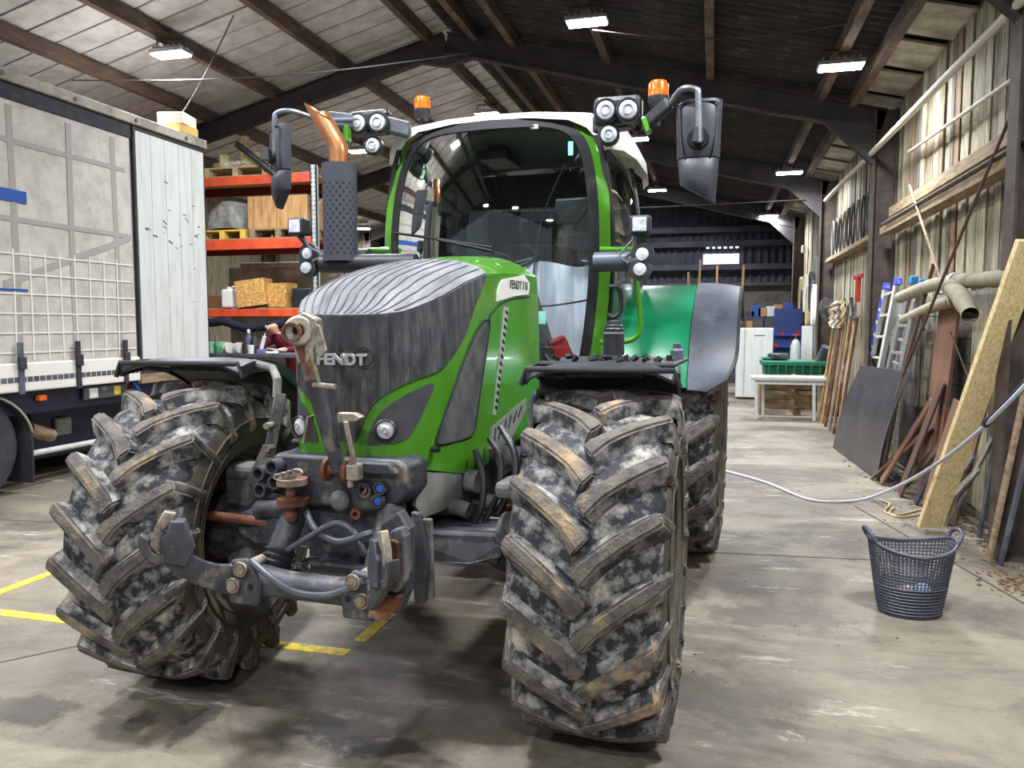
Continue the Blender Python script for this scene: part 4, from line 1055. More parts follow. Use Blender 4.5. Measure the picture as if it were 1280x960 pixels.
# ---------------------------------------------------------------- lamps, mirrors, beacons, grab rails
M_orange = mat('beacon_orange', (250,120,20), .2, 0, (220,90,10), 20, coat=.6)
def work_light(c, r=.052, lab='work_light', d=(.15, -1, -.05)):
    c = Vector(c); d = Vector(d).normalized()
    o = MB().lathe([(.001, -.10), (r * .8, -.10), (r * 1.25, -.05), (r * 1.28, 0), (r * 1.08, .012), (r * 1.05, .0), (.001, -.002)], c, d, 26).build(lab, M_black, trac)
    MB().lathe([(r * 1.03, .0), (r * .9, .014), (.001, .022)], c, d, 24).build('lens', M_lens, o)
    MB().lathe([(r * .55, .018), (r * .55, .024), (r * .45, .024), (r * .45, .018)], c, d, 20, closed=True).build('reflector_ring', M_alu, o)
    return o
for px, py, y in ((757,138,1.22), (785,137,1.22), (447,154,1.30), (472,153,1.30)): work_light(ty(px, py, y))
for px, py, y in ((761,168,1.24), (466,182,1.32)): work_light(ty(px, py, y), .047)
for a, b, y in (((757,138), (785,137), 1.30), ((447,154), (472,153), 1.38)):
    p, q = ty(*a, y), ty(*b, y); MB().box(p.x - .07, q.x + .075, y - .02, y + .09, p.z - .075, p.z + .075).build('lamp_housing', M_black, trac, False, .03)
p, q = ty(478, 155, 1.40), ty(512, 163, 1.46); MB().beam(p, q, .10, .09).build('lamp_bracket', M_lite, trac, False, .01)
p, q = ty(790, 150, 1.40), ty(745, 158, 1.46); MB().beam(p, q, .10, .09).build('lamp_bracket', M_black, trac, False, .01)
def beacon(c, base=.05):
    c = Vector(c)
    o = MB().lathe([(.050, 0), (.052, .07), (.044, .085), (.001, .09)], c, (0,0,1), 20).build('beacon', M_orange, trac)
    MB().lathe([(.001, -.06), (.04, -.06), (.056, -.02), (.056, .004), (.001, .004)], c, (0,0,1), 20).build('beacon_base', M_black, o)
    MB().cyl(c - V(0, 0, .15), c - V(0, 0, .05), .014, seg=8).build('beacon_stem', M_black, o)
    for k in range(8):
        a = k * math.pi / 4; MB().beam(c + V(.051 * math.cos(a), .051 * math.sin(a), .005), c + V(.052 * math.cos(a), .052 * math.sin(a), .068), .006, .006).build('beacon_ridge', M_orange, o, False)
beacon(ty(823, 122, 1.30)); beacon(ty(528, 138, 1.75))
M_mir = mat('mirror_shell', (44,46,54), .5, 0, (66,68,76), 5)
def mirror(pc, w, h, yaw, flip=1, lw=1.0):
    pc = Vector(pc); root = empty('wing_mirror', pc, yaw, trac)
    def shell(z0, z1, wt, wb, nm, sk=0, dep=.09):
        rows = []
        for i in range(7):
            t = i / 6; z = z0 + (z1 - z0) * t; ww = (wt + (wb - wt) * t) / 2; row = []
            for k in range(13):
                a = math.pi * k / 12; row.append((-math.cos(a) * ww * (1 - .05 * (1 - abs(math.cos(a)))), -dep * math.sin(a) ** .6 * (1 - .25 * abs(2 * t - 1) ** 3), z + sk * math.cos(a) * t))
            rows.append(row)
        m_ = MB(); m_.grid(rows); m_.add(rows[0], [tuple(range(13))]); m_.add(rows[-1], [tuple(range(13))]); m_.add([r[0] for r in rows] + [r[-1] for r in rows][::-1], [tuple(range(14))])
        return m_.build(nm, M_mir, root)
    shell(.50 * h, -.10 * h, w, w * .94, 'upper_shell')
    shell(-.115 * h, -.48 * h, w * .90, w * .78, 'lower_shell', .05 * flip)
    MB().tube(spl([(-.40 * w, -.066, .40 * h), (-.36 * w, -.07, .46 * h), (.36 * w, -.07, .46 * h), (.40 * w, -.066, .40 * h)], 3), .006, 6).build('shell_ridge', M_mir, root)
    for sx_ in (-1, 1): MB().tube([(sx_ * .40 * w, -.066, .40 * h), (sx_ * .37 * w, -.07, .1 * h), (sx_ * .33 * w, -.072, -.07 * h)], .006, 6).build('shell_ridge', M_mir, root)
    MB().cyl((0, -.075, .08 * h), (0, -.10, .08 * h), .25 * w, .22 * w, 20).build('swivel_recess', M_dark, root)
    MB().cyl((0, -.125, .02 * h), (0, -.125, .17 * h), .14 * w, .12 * w, 14).build('swivel', M_black, root)
    return root
m_arm = mat('mirror_arm', (120,126,134), .45, .4, (80,84,90), 8)
mr = ty(873, 187, 1.20); mirror(mr, .235, .49, R(3))
e = ty(870, 112, 1.08); e2 = ty(852, 112, 1.10); s0 = ty(874, 178, 1.06)
MB().tube(spl([ty(815, 150, 1.25), ty(836, 132, 1.18), e2, e, ty(873, 122, 1.07), s0], 6), .017, 10).build('mirror_arm', m_arm, trac)
MB().beam(ty(802, 160, 1.28), ty(838, 128, 1.18), .05, .075).build('arm_bracket', M_black, trac, False, .015)
MB().obox(ty(808, 157, 1.24), (.03, .06, .09), (0, R(-20), 0)).build('green_hinge', M_green, trac, False, .008)
ml = ty(358, 205, 1.05); mirror(ml, .205, .44, R(-38), -1)
MB().tube(spl([ty(440, 150, 1.25), ty(400, 149, 1.10), ty(365, 139, 1.0), ty(347, 141, .98), ty(343, 152, .97), ty(344, 190, .97)], 6), .016, 10).build('mirror_arm', m_arm, trac)
MB().beam(ty(440, 152, 1.28), ty(398, 148, 1.10), .06, .085).build('arm_bracket', M_lite, trac, False, .01)
MB().obox(ty(434, 168, 1.24), (.03, .06, .10)).build('green_hinge', M_green, trac, False, .008)
def post_lamps(sq, r1, r2, y, x_in):
    a, b, c_ = ty(*sq, y), ty(*r1, y), ty(*r2, y)
    o = MB().obox(a, (.11, .09, .105)).build('square_lamp', M_black, trac, False, .015)
    MB().obox(a - V(0, .05, 0), (.075, .012, .075)).build('lens', M_lens, o, False, .008)
    MB().beam(a - V(0, 0, .05), b + V(0, .02, .03), .035, .03).build('lamp_stalk', M_black, trac, False, .006)
    hs = MB().lathe([(.001, -.06), (.05, -.06), (.062, -.02), (.062, .01), (.001, .012)], b, (0, -1, 0), 22).lathe([(.001, -.06), (.05, -.06), (.062, -.02), (.062, .01), (.001, .012)], c_, (0, -1, 0), 22).build('indicator_housing', M_black, trac)
    for q in (b, c_): MB().lathe([(.036, .010), (.032, .022), (.001, .028)], q, (0, -1, 0), 20).build('lens', M_lens, hs)
    m_ = (b + c_) / 2
    MB().cyl((x_in, y + .06, m_.z + .01), (m_.x, y + .04, m_.z + .01), .055, seg=20).build('lamp_arm', M_lite if x_in > 0 else M_black, trac)
    s = 1 if x_in > 0 else -1
    MB().tube(spl([a + V(-.02 * s, .0, -.05), a + V(-.08 * s, -.02, -.12), m_ + V(-.11 * s, -.03, .03), m_ + V(-.06 * s, -.05, -.01)], 6), .007, 6).build('lamp_cable', M_lite, trac)
post_lamps((801,282), (803,318), (800,337), 1.15, .70)
post_lamps((374,284), (386,317), (384,335), 1.0, -.62)
yl = 1.30
MB().tube([ty(750, 312, yl), ty(790, 312, yl), ty(797, 320, yl)], .016, 10).tube(spl([ty(795, 345, yl), ty(799, 380, yl), ty(800, 410, yl), ty(794, 422, yl), ty(780, 427, yl), ty(750, 428, yl)], 6), .016, 10).build('grab_rail', M_green, trac)
MB().tube([ty(448, 314, 1.4), ty(488, 312, 1.4)], .018, 8).build('grab_rail', M_green, trac)
MB().tube(spl([ty(762, 358, 1.42), ty(773, 360, 1.42), ty(776, 375, 1.42), ty(775, 390, 1.42), ty(766, 397, 1.42), ty(760, 393, 1.42)], 5), .013, 8).build('door_handle', M_black, trac)
cn = ty(767, 444, .45)
o = MB().lathe([(.001, 0), (.050, 0), (.046, .12), (.042, .125), (.042, .135), (.036, .14), (.034, .155), (.001, .16)], cn, (0,0,1), 22).build('fluid_canister', M_black, trac)
MB().lathe([(.0475, .098), (.0475, .106), (.045, .106), (.045, .098)], cn, (0,0,1), 22, closed=True).build('band', M_alu, o)
cn = ty(846, 452, .5); MB().lathe([(.001, 0), (.03, 0), (.03, .05), (.018, .06), (.018, .08), (.001, .085)], cn, (0,0,1), 16).build('reservoir_cap', M_lite, trac)
MB().box(.68, 1.26, .10, .70, 1.495, 1.515).build('mudguard_tray', M_black, trac, False, .01)
for k in range(26):
    MB().obox((.70 + .021 * k + rnd.uniform(-.01, .01), .12 + rnd.uniform(0, .3), 1.522 + rnd.uniform(0, .008)), (rnd.uniform(.012, .035), .02, .016), (rnd.uniform(0, 3), rnd.uniform(0, 3), 0)).build('mud_clod', M_dark, trac, False)
ORD = ('first', 'second', 'third', 'fourth', 'fifth', 'sixth', 'seventh', 'eighth', 'ninth', 'tenth', 'eleventh')
# ================================================================== curtain-sided lorry trailer at the left
M_curt = mat('curtain_grey', (198,192,184), .7, 0, (172,166,158), 5, .4, .65, (1,1,1), .15, 25)
M_curtstrip = mat('curtain_shade_and_body', (160,155,149), .75)
M_weave = mat('curtain_white_grid', (226,223,215), .7)
M_dirtywhite = mat('door_white', (206,208,204), .5, 0, (186,188,182), 3, .45, .7, (4,4,.5))
M_navy = mat('navy_chassis', (18,26,62), .5, 0, (12,14,30), 4)
M_rub = mat('lorry_rubber', (40,40,46), .8, 0, (56,56,62), 8)
TS = -6.5
lorry = thing('lorry_trailer', 'curtain-sided lorry trailer with grey curtain and white door panel at the left', 'trailer', (0, 0, 0))
rows = []
for i in range(15):
    z = 1.16 + 2.66 * i / 14
    rows.append([(TS + .012 * math.sin(y * 5.1 + z) * (1 - abs(i / 7 - 1) ** 4), y, z) for y in [1.0 + 6.62 * k / 90 for k in range(91)]])
cur = MB().grid(rows, thick=(-.01, 0, 0)).build('curtain', M_curt, lorry)
def cpt(y, z, o=.006): return V(TS + .012 * math.sin(y * 5.1 + z) * (1 - abs((z - 1.16) / 2.66 * 2 - 1) ** 4) + o, y, z)
def strip(pts, w, m, name, vert):
    rows = [[p + (V(0, -w / 2, 0) if vert else V(0, 0, -w / 2)), p + (V(0, w / 2, 0) if vert else V(0, 0, w / 2))] for p in pts]
    MB().grid(rows, thick=(-.008, 0, 0)).build(name, m, cur)
for y in (4.55, 5.3, 6.05, 6.75, 7.36): strip([cpt(y, 1.2 + 2.55 * k / 12) for k in range(13)], .07, M_curtstrip, 'curtain_shade_and_webbing', True)  # upright darker strips paint the shadows of the poles behind the curtain
for z in (3.42, 2.68): strip([cpt(1.0 + 6.55 * k / 60, z) for k in range(61)], .05, M_curtstrip, 'curtain_shade_and_webbing', False)
strip([cpt(5.9 + 1.7 * k / 12, 2.05 + .62 * k / 12, .007) for k in range(13)], .07, M_curtstrip, 'curtain_shade_and_webbing', False)
y = 4.3
while y < 7.5: strip([cpt(y, 1.32 + 1.08 * k / 8, .009) for k in range(9)], .014, M_weave, 'reinforcing_line', True); y += .19
for k in range(6): strip([cpt(4.2 + 3.4 * j / 30, 1.40 + k * .19, .010) for j in range(31)], .014, M_weave, 'reinforcing_line', False)
strip([cpt(1.0 + 5.2 * k / 40, 2.90, .011) for k in range(41)], .115, mat('livery_blue', (24,78,160), .5), 'blue_stripe', False)
strip([cpt(1.0 + 5.16 * k / 40, 2.005, .011) for k in range(41)], .02, MATS['livery_blue'], 'blue_stripe', False)
MB().box(TS - .04, TS + .05, 1.0, 8.98, 3.96, 4.07).build('top_rail', M_eave, lorry, False, .01)
for k in range(9): MB().lathe([(.001, 0), (.022, 0), (.022, .02), (.001, .02)], (TS + .05, 1.6 + k * .87, 4.01), (1,0,0), 10).build('rail_stud', M_dustgrey, lorry)
MB().box(TS - .05, TS + .015, 1.0, 7.64, 3.80, 3.96).build('curtain_track', M_rub, lorry, False, .006)
dr = MB().box(TS - .03, TS + .02, 7.66, 8.95, 1.08, 3.95).build('door_frame', M_rub, lorry, False, .006)
for k in range(5):
    a = 7.69 + k * .246; MB().box(TS - .02, TS + .03, a, a + .241, 1.14, 3.90).build('door_plank', M_dirtywhite, lorry, False, .004)
M_scuff = mat('scuff', (70,70,68), .9)
for k in range(22):
    yy, zz = rnd.uniform(7.75, 8.8), rnd.choice((rnd.uniform(2.6, 3.1), rnd.uniform(1.9, 3.4)))
    MB().obox((TS + .031, yy, zz), (.002, rnd.uniform(.02, .10), rnd.uniform(.006, .02)), (rnd.uniform(-.6, .6), 0, 0)).build('scuff_mark', M_scuff, dr, False)
MB().box(TS - .03, TS + .03, 1.0, 7.64, 1.02, 1.30).build('valance', M_weave, lorry, False, .015)
MB().box(TS - .03, TS + .045, 7.64, 8.95, .98, 1.09).build('door_sill', M_timber, lorry, False, .01)
for k in range(36): MB().box(TS + .028, TS + .034, 5.0 + k * .073, 5.06 + k * .073, 1.115, 1.165).build('marking_patch', M_lite, lorry, False)
for yb in (4.6, 5.3, 6.02, 6.72, 7.40):
    MB().box(TS + .03, TS + .05, yb - .03, yb + .03, 1.0, 1.5).build('curtain_strap', M_rub if yb > 6.2 else M_lite, lorry, False, .004)
    MB().box(TS + .035, TS + .075, yb - .04, yb + .04, 1.24, 1.36).build('strap_buckle', M_rub, lorry, False, .008)
MB().box(-9.0, TS - .02, 1.0, 8.95, 1.05, 4.04).build('body', M_curtstrip, lorry, False)
MB().box(-9.0, TS - .08, 1.0, 8.9, .78, 1.03).build('chassis_beam', M_navy, lorry, False, .02)
MB().box(-8.2, -7.3, 1.0, 8.9, .55, .8).build('chassis_spine', M_navy, lorry, False, .02)
MB().obox((TS - .05, 6.32, .935), (.06, .10, .06)).build('marker_lamp', M_orange, lorry, False, .015)
MB().obox((TS - .05, 6.98, .925), (.06, .12, .11)).build('junction_box', M_dirtywhite, lorry, False, .01)
MB().obox((TS - .05, 7.33, .93), (.05, .1, .10)).build('warning_plate', mat('plate_yellow', (206,178,50), .5), lorry, False, .006)
MB().box(TS - .06, TS - .03, 6.85, 7.5, .86, 1.0).build('bracket_plate', M_chassis, lorry, False, .006)
MB().tube(spl([(TS - .04, 7.6, 1.0), (TS - .02, 7.66, .9), (TS - .03, 7.68, .78), (TS - .1, 7.66, .7)], 5), .02, 8).build('blue_hose', mat('hose_blue', (46,88,168), .5), lorry)
MB().cyl((TS - .2, 6.3, .36), (TS - .2, 7.3, .36), .03, seg=10).build('tie_bar', M_dirtywhite, lorry)
MB().cyl((TS - .25, 6.35, .60), (TS - .25, 6.62, .50), .07, seg=14).build('brake_chamber', M_timber, lorry)
def lorry_wheel(x, y):
    o = MB().lathe([(.28, -.16), (.40, -.17), (.49, -.14), (.51, -.10), (.51, .10), (.49, .14), (.40, .17), (.28, .16)], (0,0,0), (1,0,0), 48, closed=True).build('tyre', M_rub, lorry, True, 0, (x, y, .51))
    MB().lathe([(.285, .13), (.26, .15), (.22, .06), (.10, .10), (.08, .16), (.001, .16), (.001, -.1), (.28, -.1)], (0,0,0), (1,0,0), 32).build('rim', M_dirtywhite, o)
    for k in range(10):
        a = 2 * math.pi * k / 10; MB().cyl((.06, .17 * math.cos(a), .17 * math.sin(a)), (.10, .17 * math.cos(a), .17 * math.sin(a)), .014, seg=6).build('wheel_nut', M_chrome, o)
for x, y in ((-6.72, 5.55), (-8.75, 5.55), (-6.72, 4.25), (-8.75, 4.25)): lorry_wheel(x, y)
MB().cyl((-8.7, 5.55, .51), (-6.7, 5.55, .51), .09).build('trailer_axle', M_rub, lorry)
MB().box(-8.7, -7.0, 6.6, 8.7, .22, .80).build('underbody_shade_block', M_navy, lorry, False, .03)  # dark block added so the space below the trailer reads as deep shade
MB().cyl((-8.75, 6.4, .5), (-8.55, 6.4, .5), .36, seg=28).build('spare_wheel', M_rub, lorry)
MB().obox((-6.98, 7.0, .55), (.05, .22, .2)).build('hub_plate', M_skirt, lorry, False, .02)
g = MB(); rows = []
for i in range(17):
    a = R(10 + 160 * i / 16); rows.append([(x, 5.55 + .62 * math.cos(a), .51 + .62 * math.sin(a) * .82) for x in (-6.9, -6.52)])
g.grid(rows, thick=(0, 0, .015)); g.build('wheel_arch', M_rub, lorry)
MB().tube([(-6.51, 5.55 + .62 * math.cos(a), .52 + .62 * math.sin(a) * .82) for a in [R(10 + 160 * i / 16) for i in range(17)]], .012, 6).build('arch_edging', M_eave, lorry)
MB().box(-6.9, -6.52, 6.155, 6.175, .10, .62).build('mud_flap', M_rub, lorry, False, .004)
# things lying on the trailer roof
o = MB().box(-6.75, -6.45, 8.45, 8.80, 4.07, 4.17).build('timber_block', mat('yellow_wood', (214,176,104), .7)); tag(o, 'yellow wooden block under the white box on the trailer top', 'block')
o = MB().obox((-6.62, 8.62, 4.24), (.34, .36, .14), (0, 0, .2)).build('foam_box', M_weave, bevel=.01); tag(o, 'white foam box on the trailer top', 'box')

# ================================================================== pallet rack behind the trailer
M_or = mat('rack_orange', (226,92,52), .5, 0, (196,66,38), 4)
M_orin = mat('rack_dark_red', (120,34,28), .6)
M_upr = mat('rack_upright', (196,198,196), .45, .4, (170,172,172), 8)
M_ply = mat('plywood', (196,152,100), .75, 0, (160,116,72), 4, .4, .62, (5,5,.6))
M_osb = mat('osb', (214,166,92), .8, 0, (168,118,58), 34, .42, .6, bump=.2, col3=(236,200,130), scale3=22, lo3=.55, hi3=.65)
M_osb2 = mat('osb_pale', (238,218,168), .8, 0, (212,184,124), 26, .42, .6, (2,2,.7), .25, 60, (240,216,156), 30, .52, .65)
M_pal = mat('pallet_wood', (206,190,148), .8, 0, (168,148,108), 6)
RY = 10.9
rack = thing('pallet_rack', 'orange-beamed pallet rack with grey perforated upright behind the trailer', 'rack', (0, RY, 0))
for x in (-5.98, -8.85):
    for yy in (0, .9):
        u = MB().box(x - .05, x + .05, yy, yy + .02, 0, 4.12).box(x - .05, x - .035, yy, yy + .07, 0, 4.12).box(x + .035, x + .05, yy, yy + .07, 0, 4.12).build('upright', M_upr, rack, False)
        if yy == 0 and x > -7:
            for k in range(36): 
                for sx in (-.024, .024): MB().box(x + sx - .006, x + sx + .006, -.003, .001, 1.6 + k * .07, 1.622 + k * .07).build('slot', M_dark, u, False)
    for k in range(5): MB().beam((x, .03, .3 + k * .8), (x, .9, .75 + k * .8), .03, .03).build('brace', M_upr, rack, False)
for zt, zb in ((4.0, 3.86), (3.02, 2.86), (1.92, 1.80)):
    for yy, m in ((-.03, M_or), (.88, M_orin)): MB().box(-8.82, -6.02, yy, yy + .05, zb, zt).build('beam', m, rack, False, .006)
for zt in (4.0, 3.02, 1.92):
    for k in range(9): MB().box(-8.8, -6.05, .02 + k * .098, .10 + k * .098, zt, zt + .02).build('deck_board', M_timber if zt < 4 else M_pal, rack, False)
def pallet(cx, cy, z, w, d, label, m, h=.14):
    t = thing('pallet', label, 'pallet', (cx, cy, z), 0, 'pallets on the rack')
    for k in range(7): MB().box(-w/2, w/2, -d/2 + k * (d - .09) / 6, -d/2 + k * (d - .09) / 6 + .09, h - .022, h).build('top_board', m, t, False)
    for i in (-1, 0, 1):
        for j in (-1, 0, 1): MB().box(i * (w/2 - .05) - .05, i * (w/2 - .05) + .05, j * (d/2 - .06) - .06, j * (d/2 - .06) + .06, .022, h - .022).build('foot_block', m, t, False)
        MB().box(i * (w/2 - .05) - .05, i * (w/2 - .05) + .05, -d/2, d/2, 0, .022).build('bottom_board', m, t, False)
    return t
pallet(-7.35, RY + .42, 4.02, 1.15, .8, 'pale pallet on the top of the rack, heaped with timber', M_pal)
pallet(-7.62, RY + .42, 3.04, .85, .8, 'yellow pallet under the plastic-wrapped bundle', mat('pallet_yellow', (222,184,76), .7))
pallet(-6.62, RY + .42, 3.04, 1.0, .8, 'dark pallet under the plywood box', M_timber)
zt = 4.165
for k, (x, y, w, d, h, a, lb) in enumerate(((-7.28, .2, .10, .10, .50, 0, 'upright pale timber offcut on the rack top'), (-7.35, .12, .62, .09, .10, .08, 'pale timber lying across the rack top'), (-6.85, .3, .10, .1, .30, .2, 'short pale timber near the right end of the rack top'), (-7.75, .25, .3, .1, .12, -.3, 'pale offcut at the left end of the rack top'), (-7.05, .45, .5, .1, .12, .3, 'timber offcut at the back of the rack top'), (-7.58, .1, .14, .12, .2, .4, 'small pale block beside the upright offcut'), (-7.1, .14, .3, .08, .22, -.1, 'square pale block left of the mirror on the rack top'))):
    o = MB().obox((x, RY + y, zt + h / 2 + (.0 if k != 1 else .0)), (w, d, h), (0, 0, a)).build('timber_offcut', M_pal, bevel=.005); tag(o, lb, 'timber', 'timber offcuts on the rack top')
for k in range(5):
    q = [(-7.55 + k * .09 + .05 * math.sin(j * 1.3 + k), RY + .05 + .02 * j, 4.19 + .05 * abs(math.sin(j * .9 + k))) for j in range(8)]
    o = MB().tube(spl(q, 4), .02, 6).build('rag_strip', M_weave); tag(o, ORD[k] + ' crumpled white cloth strip from the left on the rack top', 'cloth', 'white cloth strips on the rack top')
o = MB().tube([on(296, 180, 1, RY - .1), on(350, 222, 1, RY - .1)], .05, 10).build('dark_tube', M_black); tag(o, 'dark tube slanting across the rack top', 'tube')
for k in range(3):
    q = [(-6.85 + .17 * math.cos(a), RY + .55, 4.36 + .17 * math.sin(a) + k * .012) for a in [2 * math.pi * j / 18 for j in range(18)]]
    o = MB().tube(q, .012, 5, closed=True).build('cable_coil', M_dusty); tag(o, ('lowest', 'middle', 'uppermost')[k] + ' turn of dark coiled cable on the rack top', 'cable', 'coiled cables on the rack top')
# plastic-wrapped bundle, plywood box
M_plast = mat('grey_plastic', (150,150,142), .35, 0, (96,96,92), 9, bump=.6, bscale=14)
b = MB(); rows = []
for i in range(9):
    t = i / 8; row = []
    for k in range(22):
        a = 2 * math.pi * k / 22; f = 1 - .35 * t ** 3 + .05 * math.sin(5 * a + 3 * t)
        row.append((.38 * f * (abs(math.cos(a)) ** .6) * (1 if math.cos(a) > 0 else -1), .34 * f * (abs(math.sin(a)) ** .6) * (1 if math.sin(a) > 0 else -1), .44 * t + .02 * math.sin(3 * a)))
    rows.append(row + row[:1])
b.grid(rows); b.add([Vector(p) for p in rows[-1][:-1]], [tuple(range(22))])
o = b.build('wrapped_bundle', M_plast, loc=(-7.62, RY + .40, 3.20)); tag(o, 'bundle wrapped in grey plastic on the middle shelf', 'bundle')
bx = thing('plywood_box', 'long plywood box on the middle shelf of the rack', 'box', (-6.62, RY + .38, 3.182))
for k in range(4): MB().box(-.52 + k * .26, -.52 + k * .26 + .256, -.36, -.34, 0, .50).build('front_plank', M_ply, bx, False)
MB().box(-.52, -.50, -.34, .34, 0, .5).box(.50, .52, -.34, .34, 0, .5).box(-.52, .52, .34, .36, 0, .5).box(-.5, .5, -.34, .34, 0, .02).build('box_shell', M_ply, bx, False)
# bottom shelf
def jerry(x, y, z, label):
    t = thing('jerrycan', label, 'can', (x, y, z)); MB().box(-.10, .10, -.13, .13, 0, .30).build('body', M_weave, t, False, .03)
    MB().cyl((-.04, 0, .29), (-.04, 0, .34), .03).build('cap', M_weave, t); MB().tube([(.0, 0, .29), (.03, 0, .345), (.08, 0, .345), (.09, 0, .29)], .014, 6).build('handle', M_weave, t)
jerry(-7.55, RY + .12, 1.94, 'white plastic jerrycan on the lower rack shelf')
o = MB().obox((-7.13, RY + .15, 2.175), (.48, .36, .42), (0, R(-7), R(8))).build('osb_box', M_osb, bevel=.004); tag(o, 'tilted chipboard box beside the white jerrycan', 'box')
o = MB().obox((-6.70, RY + .24, 2.14), (.36, .3, .38), (0, 0, R(-6))).build('osb_box', M_osb, bevel=.004); tag(o, 'darker chipboard box next to the tilted one', 'box')
o = MB().obox((-6.28, RY + .3, 2.10), (.34, .4, .30)).build('black_crate', M_black, bevel=.02); tag(o, 'black crate at the right end of the lower rack shelf', 'crate')
o = MB().obox((-7.95, RY + .3, 2.04), (.4, .36, .2)).build('carton', mat('carton_brown', (112,78,52), .8), bevel=.006); tag(o, 'brown carton at the left of the lower rack shelf', 'box')
o = MB().cyl((-8.3, 12.45, 2.74), (-5.6, 12.45, 2.74), .05).build('pale_pipe', M_eave); tag(o, 'long pale pipe behind the rack, above the chipboard boxes', 'pipe')
o = MB().box(-8.6, -5.4, 12.5, 12.56, 0, 2.7).build('grey_partition', M_eave, smooth=False); tag(o, 'grey panel partition behind the pallet rack', 'partition')
o = MB().tube(spl([(-7.9, RY + .05, 1.70), (-7.6, RY, 1.72), (-7.2, RY, 1.62), (-6.8, RY, 1.66), (-6.5, RY, 1.7)], 5), [.07] * 21, 10).build('dark_bag', mat('navy_cloth', (22,26,44), .9)); tag(o, 'dark bag slung below the lower rack shelf', 'bag')
# ================================================================== workbench with small things, and a person
BZ = 1.27
bench = thing('workbench', 'grey workbench behind the left front tyre', 'bench', (-6.2, 9.75, 0))
MB().box(-1.1, 1.1, -.3, .3, BZ - .05, BZ).build('bench_top', M_lite, bench, False, .006)
for x in (-1.0, 1.0):
    for y in (-.25, .25): MB().box(x - .04, x + .04, y - .04, y + .04, 0, BZ - .05).build('leg', M_steel, bench, False)
MB().box(-1.0, 1.0, -.25, .25, .35, .39).build('lower_shelf', M_steel, bench, False)
def bt(px): return on(px, 430, 1, 9.62).x
M_twine = mat('green_twine', (110,178,140), .8, 0, (160,210,180), 20)
for k, px in enumerate((262, 273)):
    o = MB().lathe([(.03, 0), (.085, 0), (.09, .02), (.09, .14), (.085, .16), (.03, .16)], (bt(px), 9.62 + .05 * k, BZ), (0,0,1), 20, closed=True).build('twine_reel', M_twine); tag(o, ('left green twine reel on the workbench', 'right green twine reel on the workbench, next to the white spools')[k], 'reel', 'green twine reels')
for k, px in enumerate((285, 298)):
    t = thing('wire_spool', ('white spool next to the green twine', 'white spool next to the grey bottle')[k], 'spool', (bt(px), 9.64, BZ + .075), 0, 'white spools on the bench')
    MB().lathe([(.001,-.06), (.075,-.06), (.075,-.045), (.05,-.04), (.05,.04), (.075,.045), (.075,.06), (.001,.06)], (0,0,0), (.8,-.6,0), 20).build('spool_body', M_weave, t)
    MB().lathe([(.055,-.03), (.058,0), (.055,.03)], (0,0,0), (.8,-.6,0), 20).build('winding', M_lite, t)
def bottle(px, h, r, m, cap, label):
    t = thing('bottle', label, 'bottle', (bt(px), 9.6, BZ), 0, 'bottles on the bench'); MB().lathe([(.001,0), (r,0), (r,h*.62), (r*.45,h*.78), (r*.4,h*.84), (.001,h*.84)], (0,0,0), (0,0,1), 18).build('body', m, t)
    MB().lathe([(r*.42,h*.84), (r*.42,h*.97), (.001,h)], (0,0,0), (0,0,1), 14).build('cap', cap, t)
bottle(312, .34, .055, M_lite, M_weave, 'grey bottle with a white cap on the workbench'); bottle(319, .30, .05, M_black, M_black, 'black bottle behind the white cup'); bottle(307, .2, .04, M_black, M_rust, 'small dark bottle left of the grey one')
o = MB().lathe([(.001,0), (.04,0), (.048,.12), (.043,.12), (.036,.01), (.001,.01)], (bt(319.5), 9.5, BZ), (0,0,1), 18).build('cup', M_weave); tag(o, 'white cup at the front of the workbench', 'cup')
t = thing('sealant_tube', 'white sealant cartridge standing tilted on the workbench', 'tube', (bt(327), 9.6, BZ))
MB().cyl((0,0,.03), (.06,0,.24), .026).build('cartridge', M_weave, t); MB().cyl((.06,0,.24), (.075,0,.29), .01, .004).build('nozzle', M_weave, t); MB().lathe([(.001,0),(.035,0),(.035,.03),(.001,.03)], (0,0,0), (0,0,1), 14).build('stand', M_steel, t)
o = MB().obox((bt(331), 9.55, BZ + .03), (.12, .08, .06)).build('small_carton', mat('purple_box', (120,112,170), .6), bevel=.004); tag(o, 'small purple carton on the workbench', 'box')
o = MB().tube([(bt(337), 9.55, BZ + .075), (bt(360), 9.55, BZ + .04)], .012, 6).build('rod', M_alu); tag(o, 'thin metal rod lying on the workbench', 'rod')
o = MB().obox((bt(345), 9.52, BZ + .015), (.16, .1, .03), (0, 0, .3)).build('rag', M_weave, bevel=.01); tag(o, 'pale rag on the workbench', 'cloth')

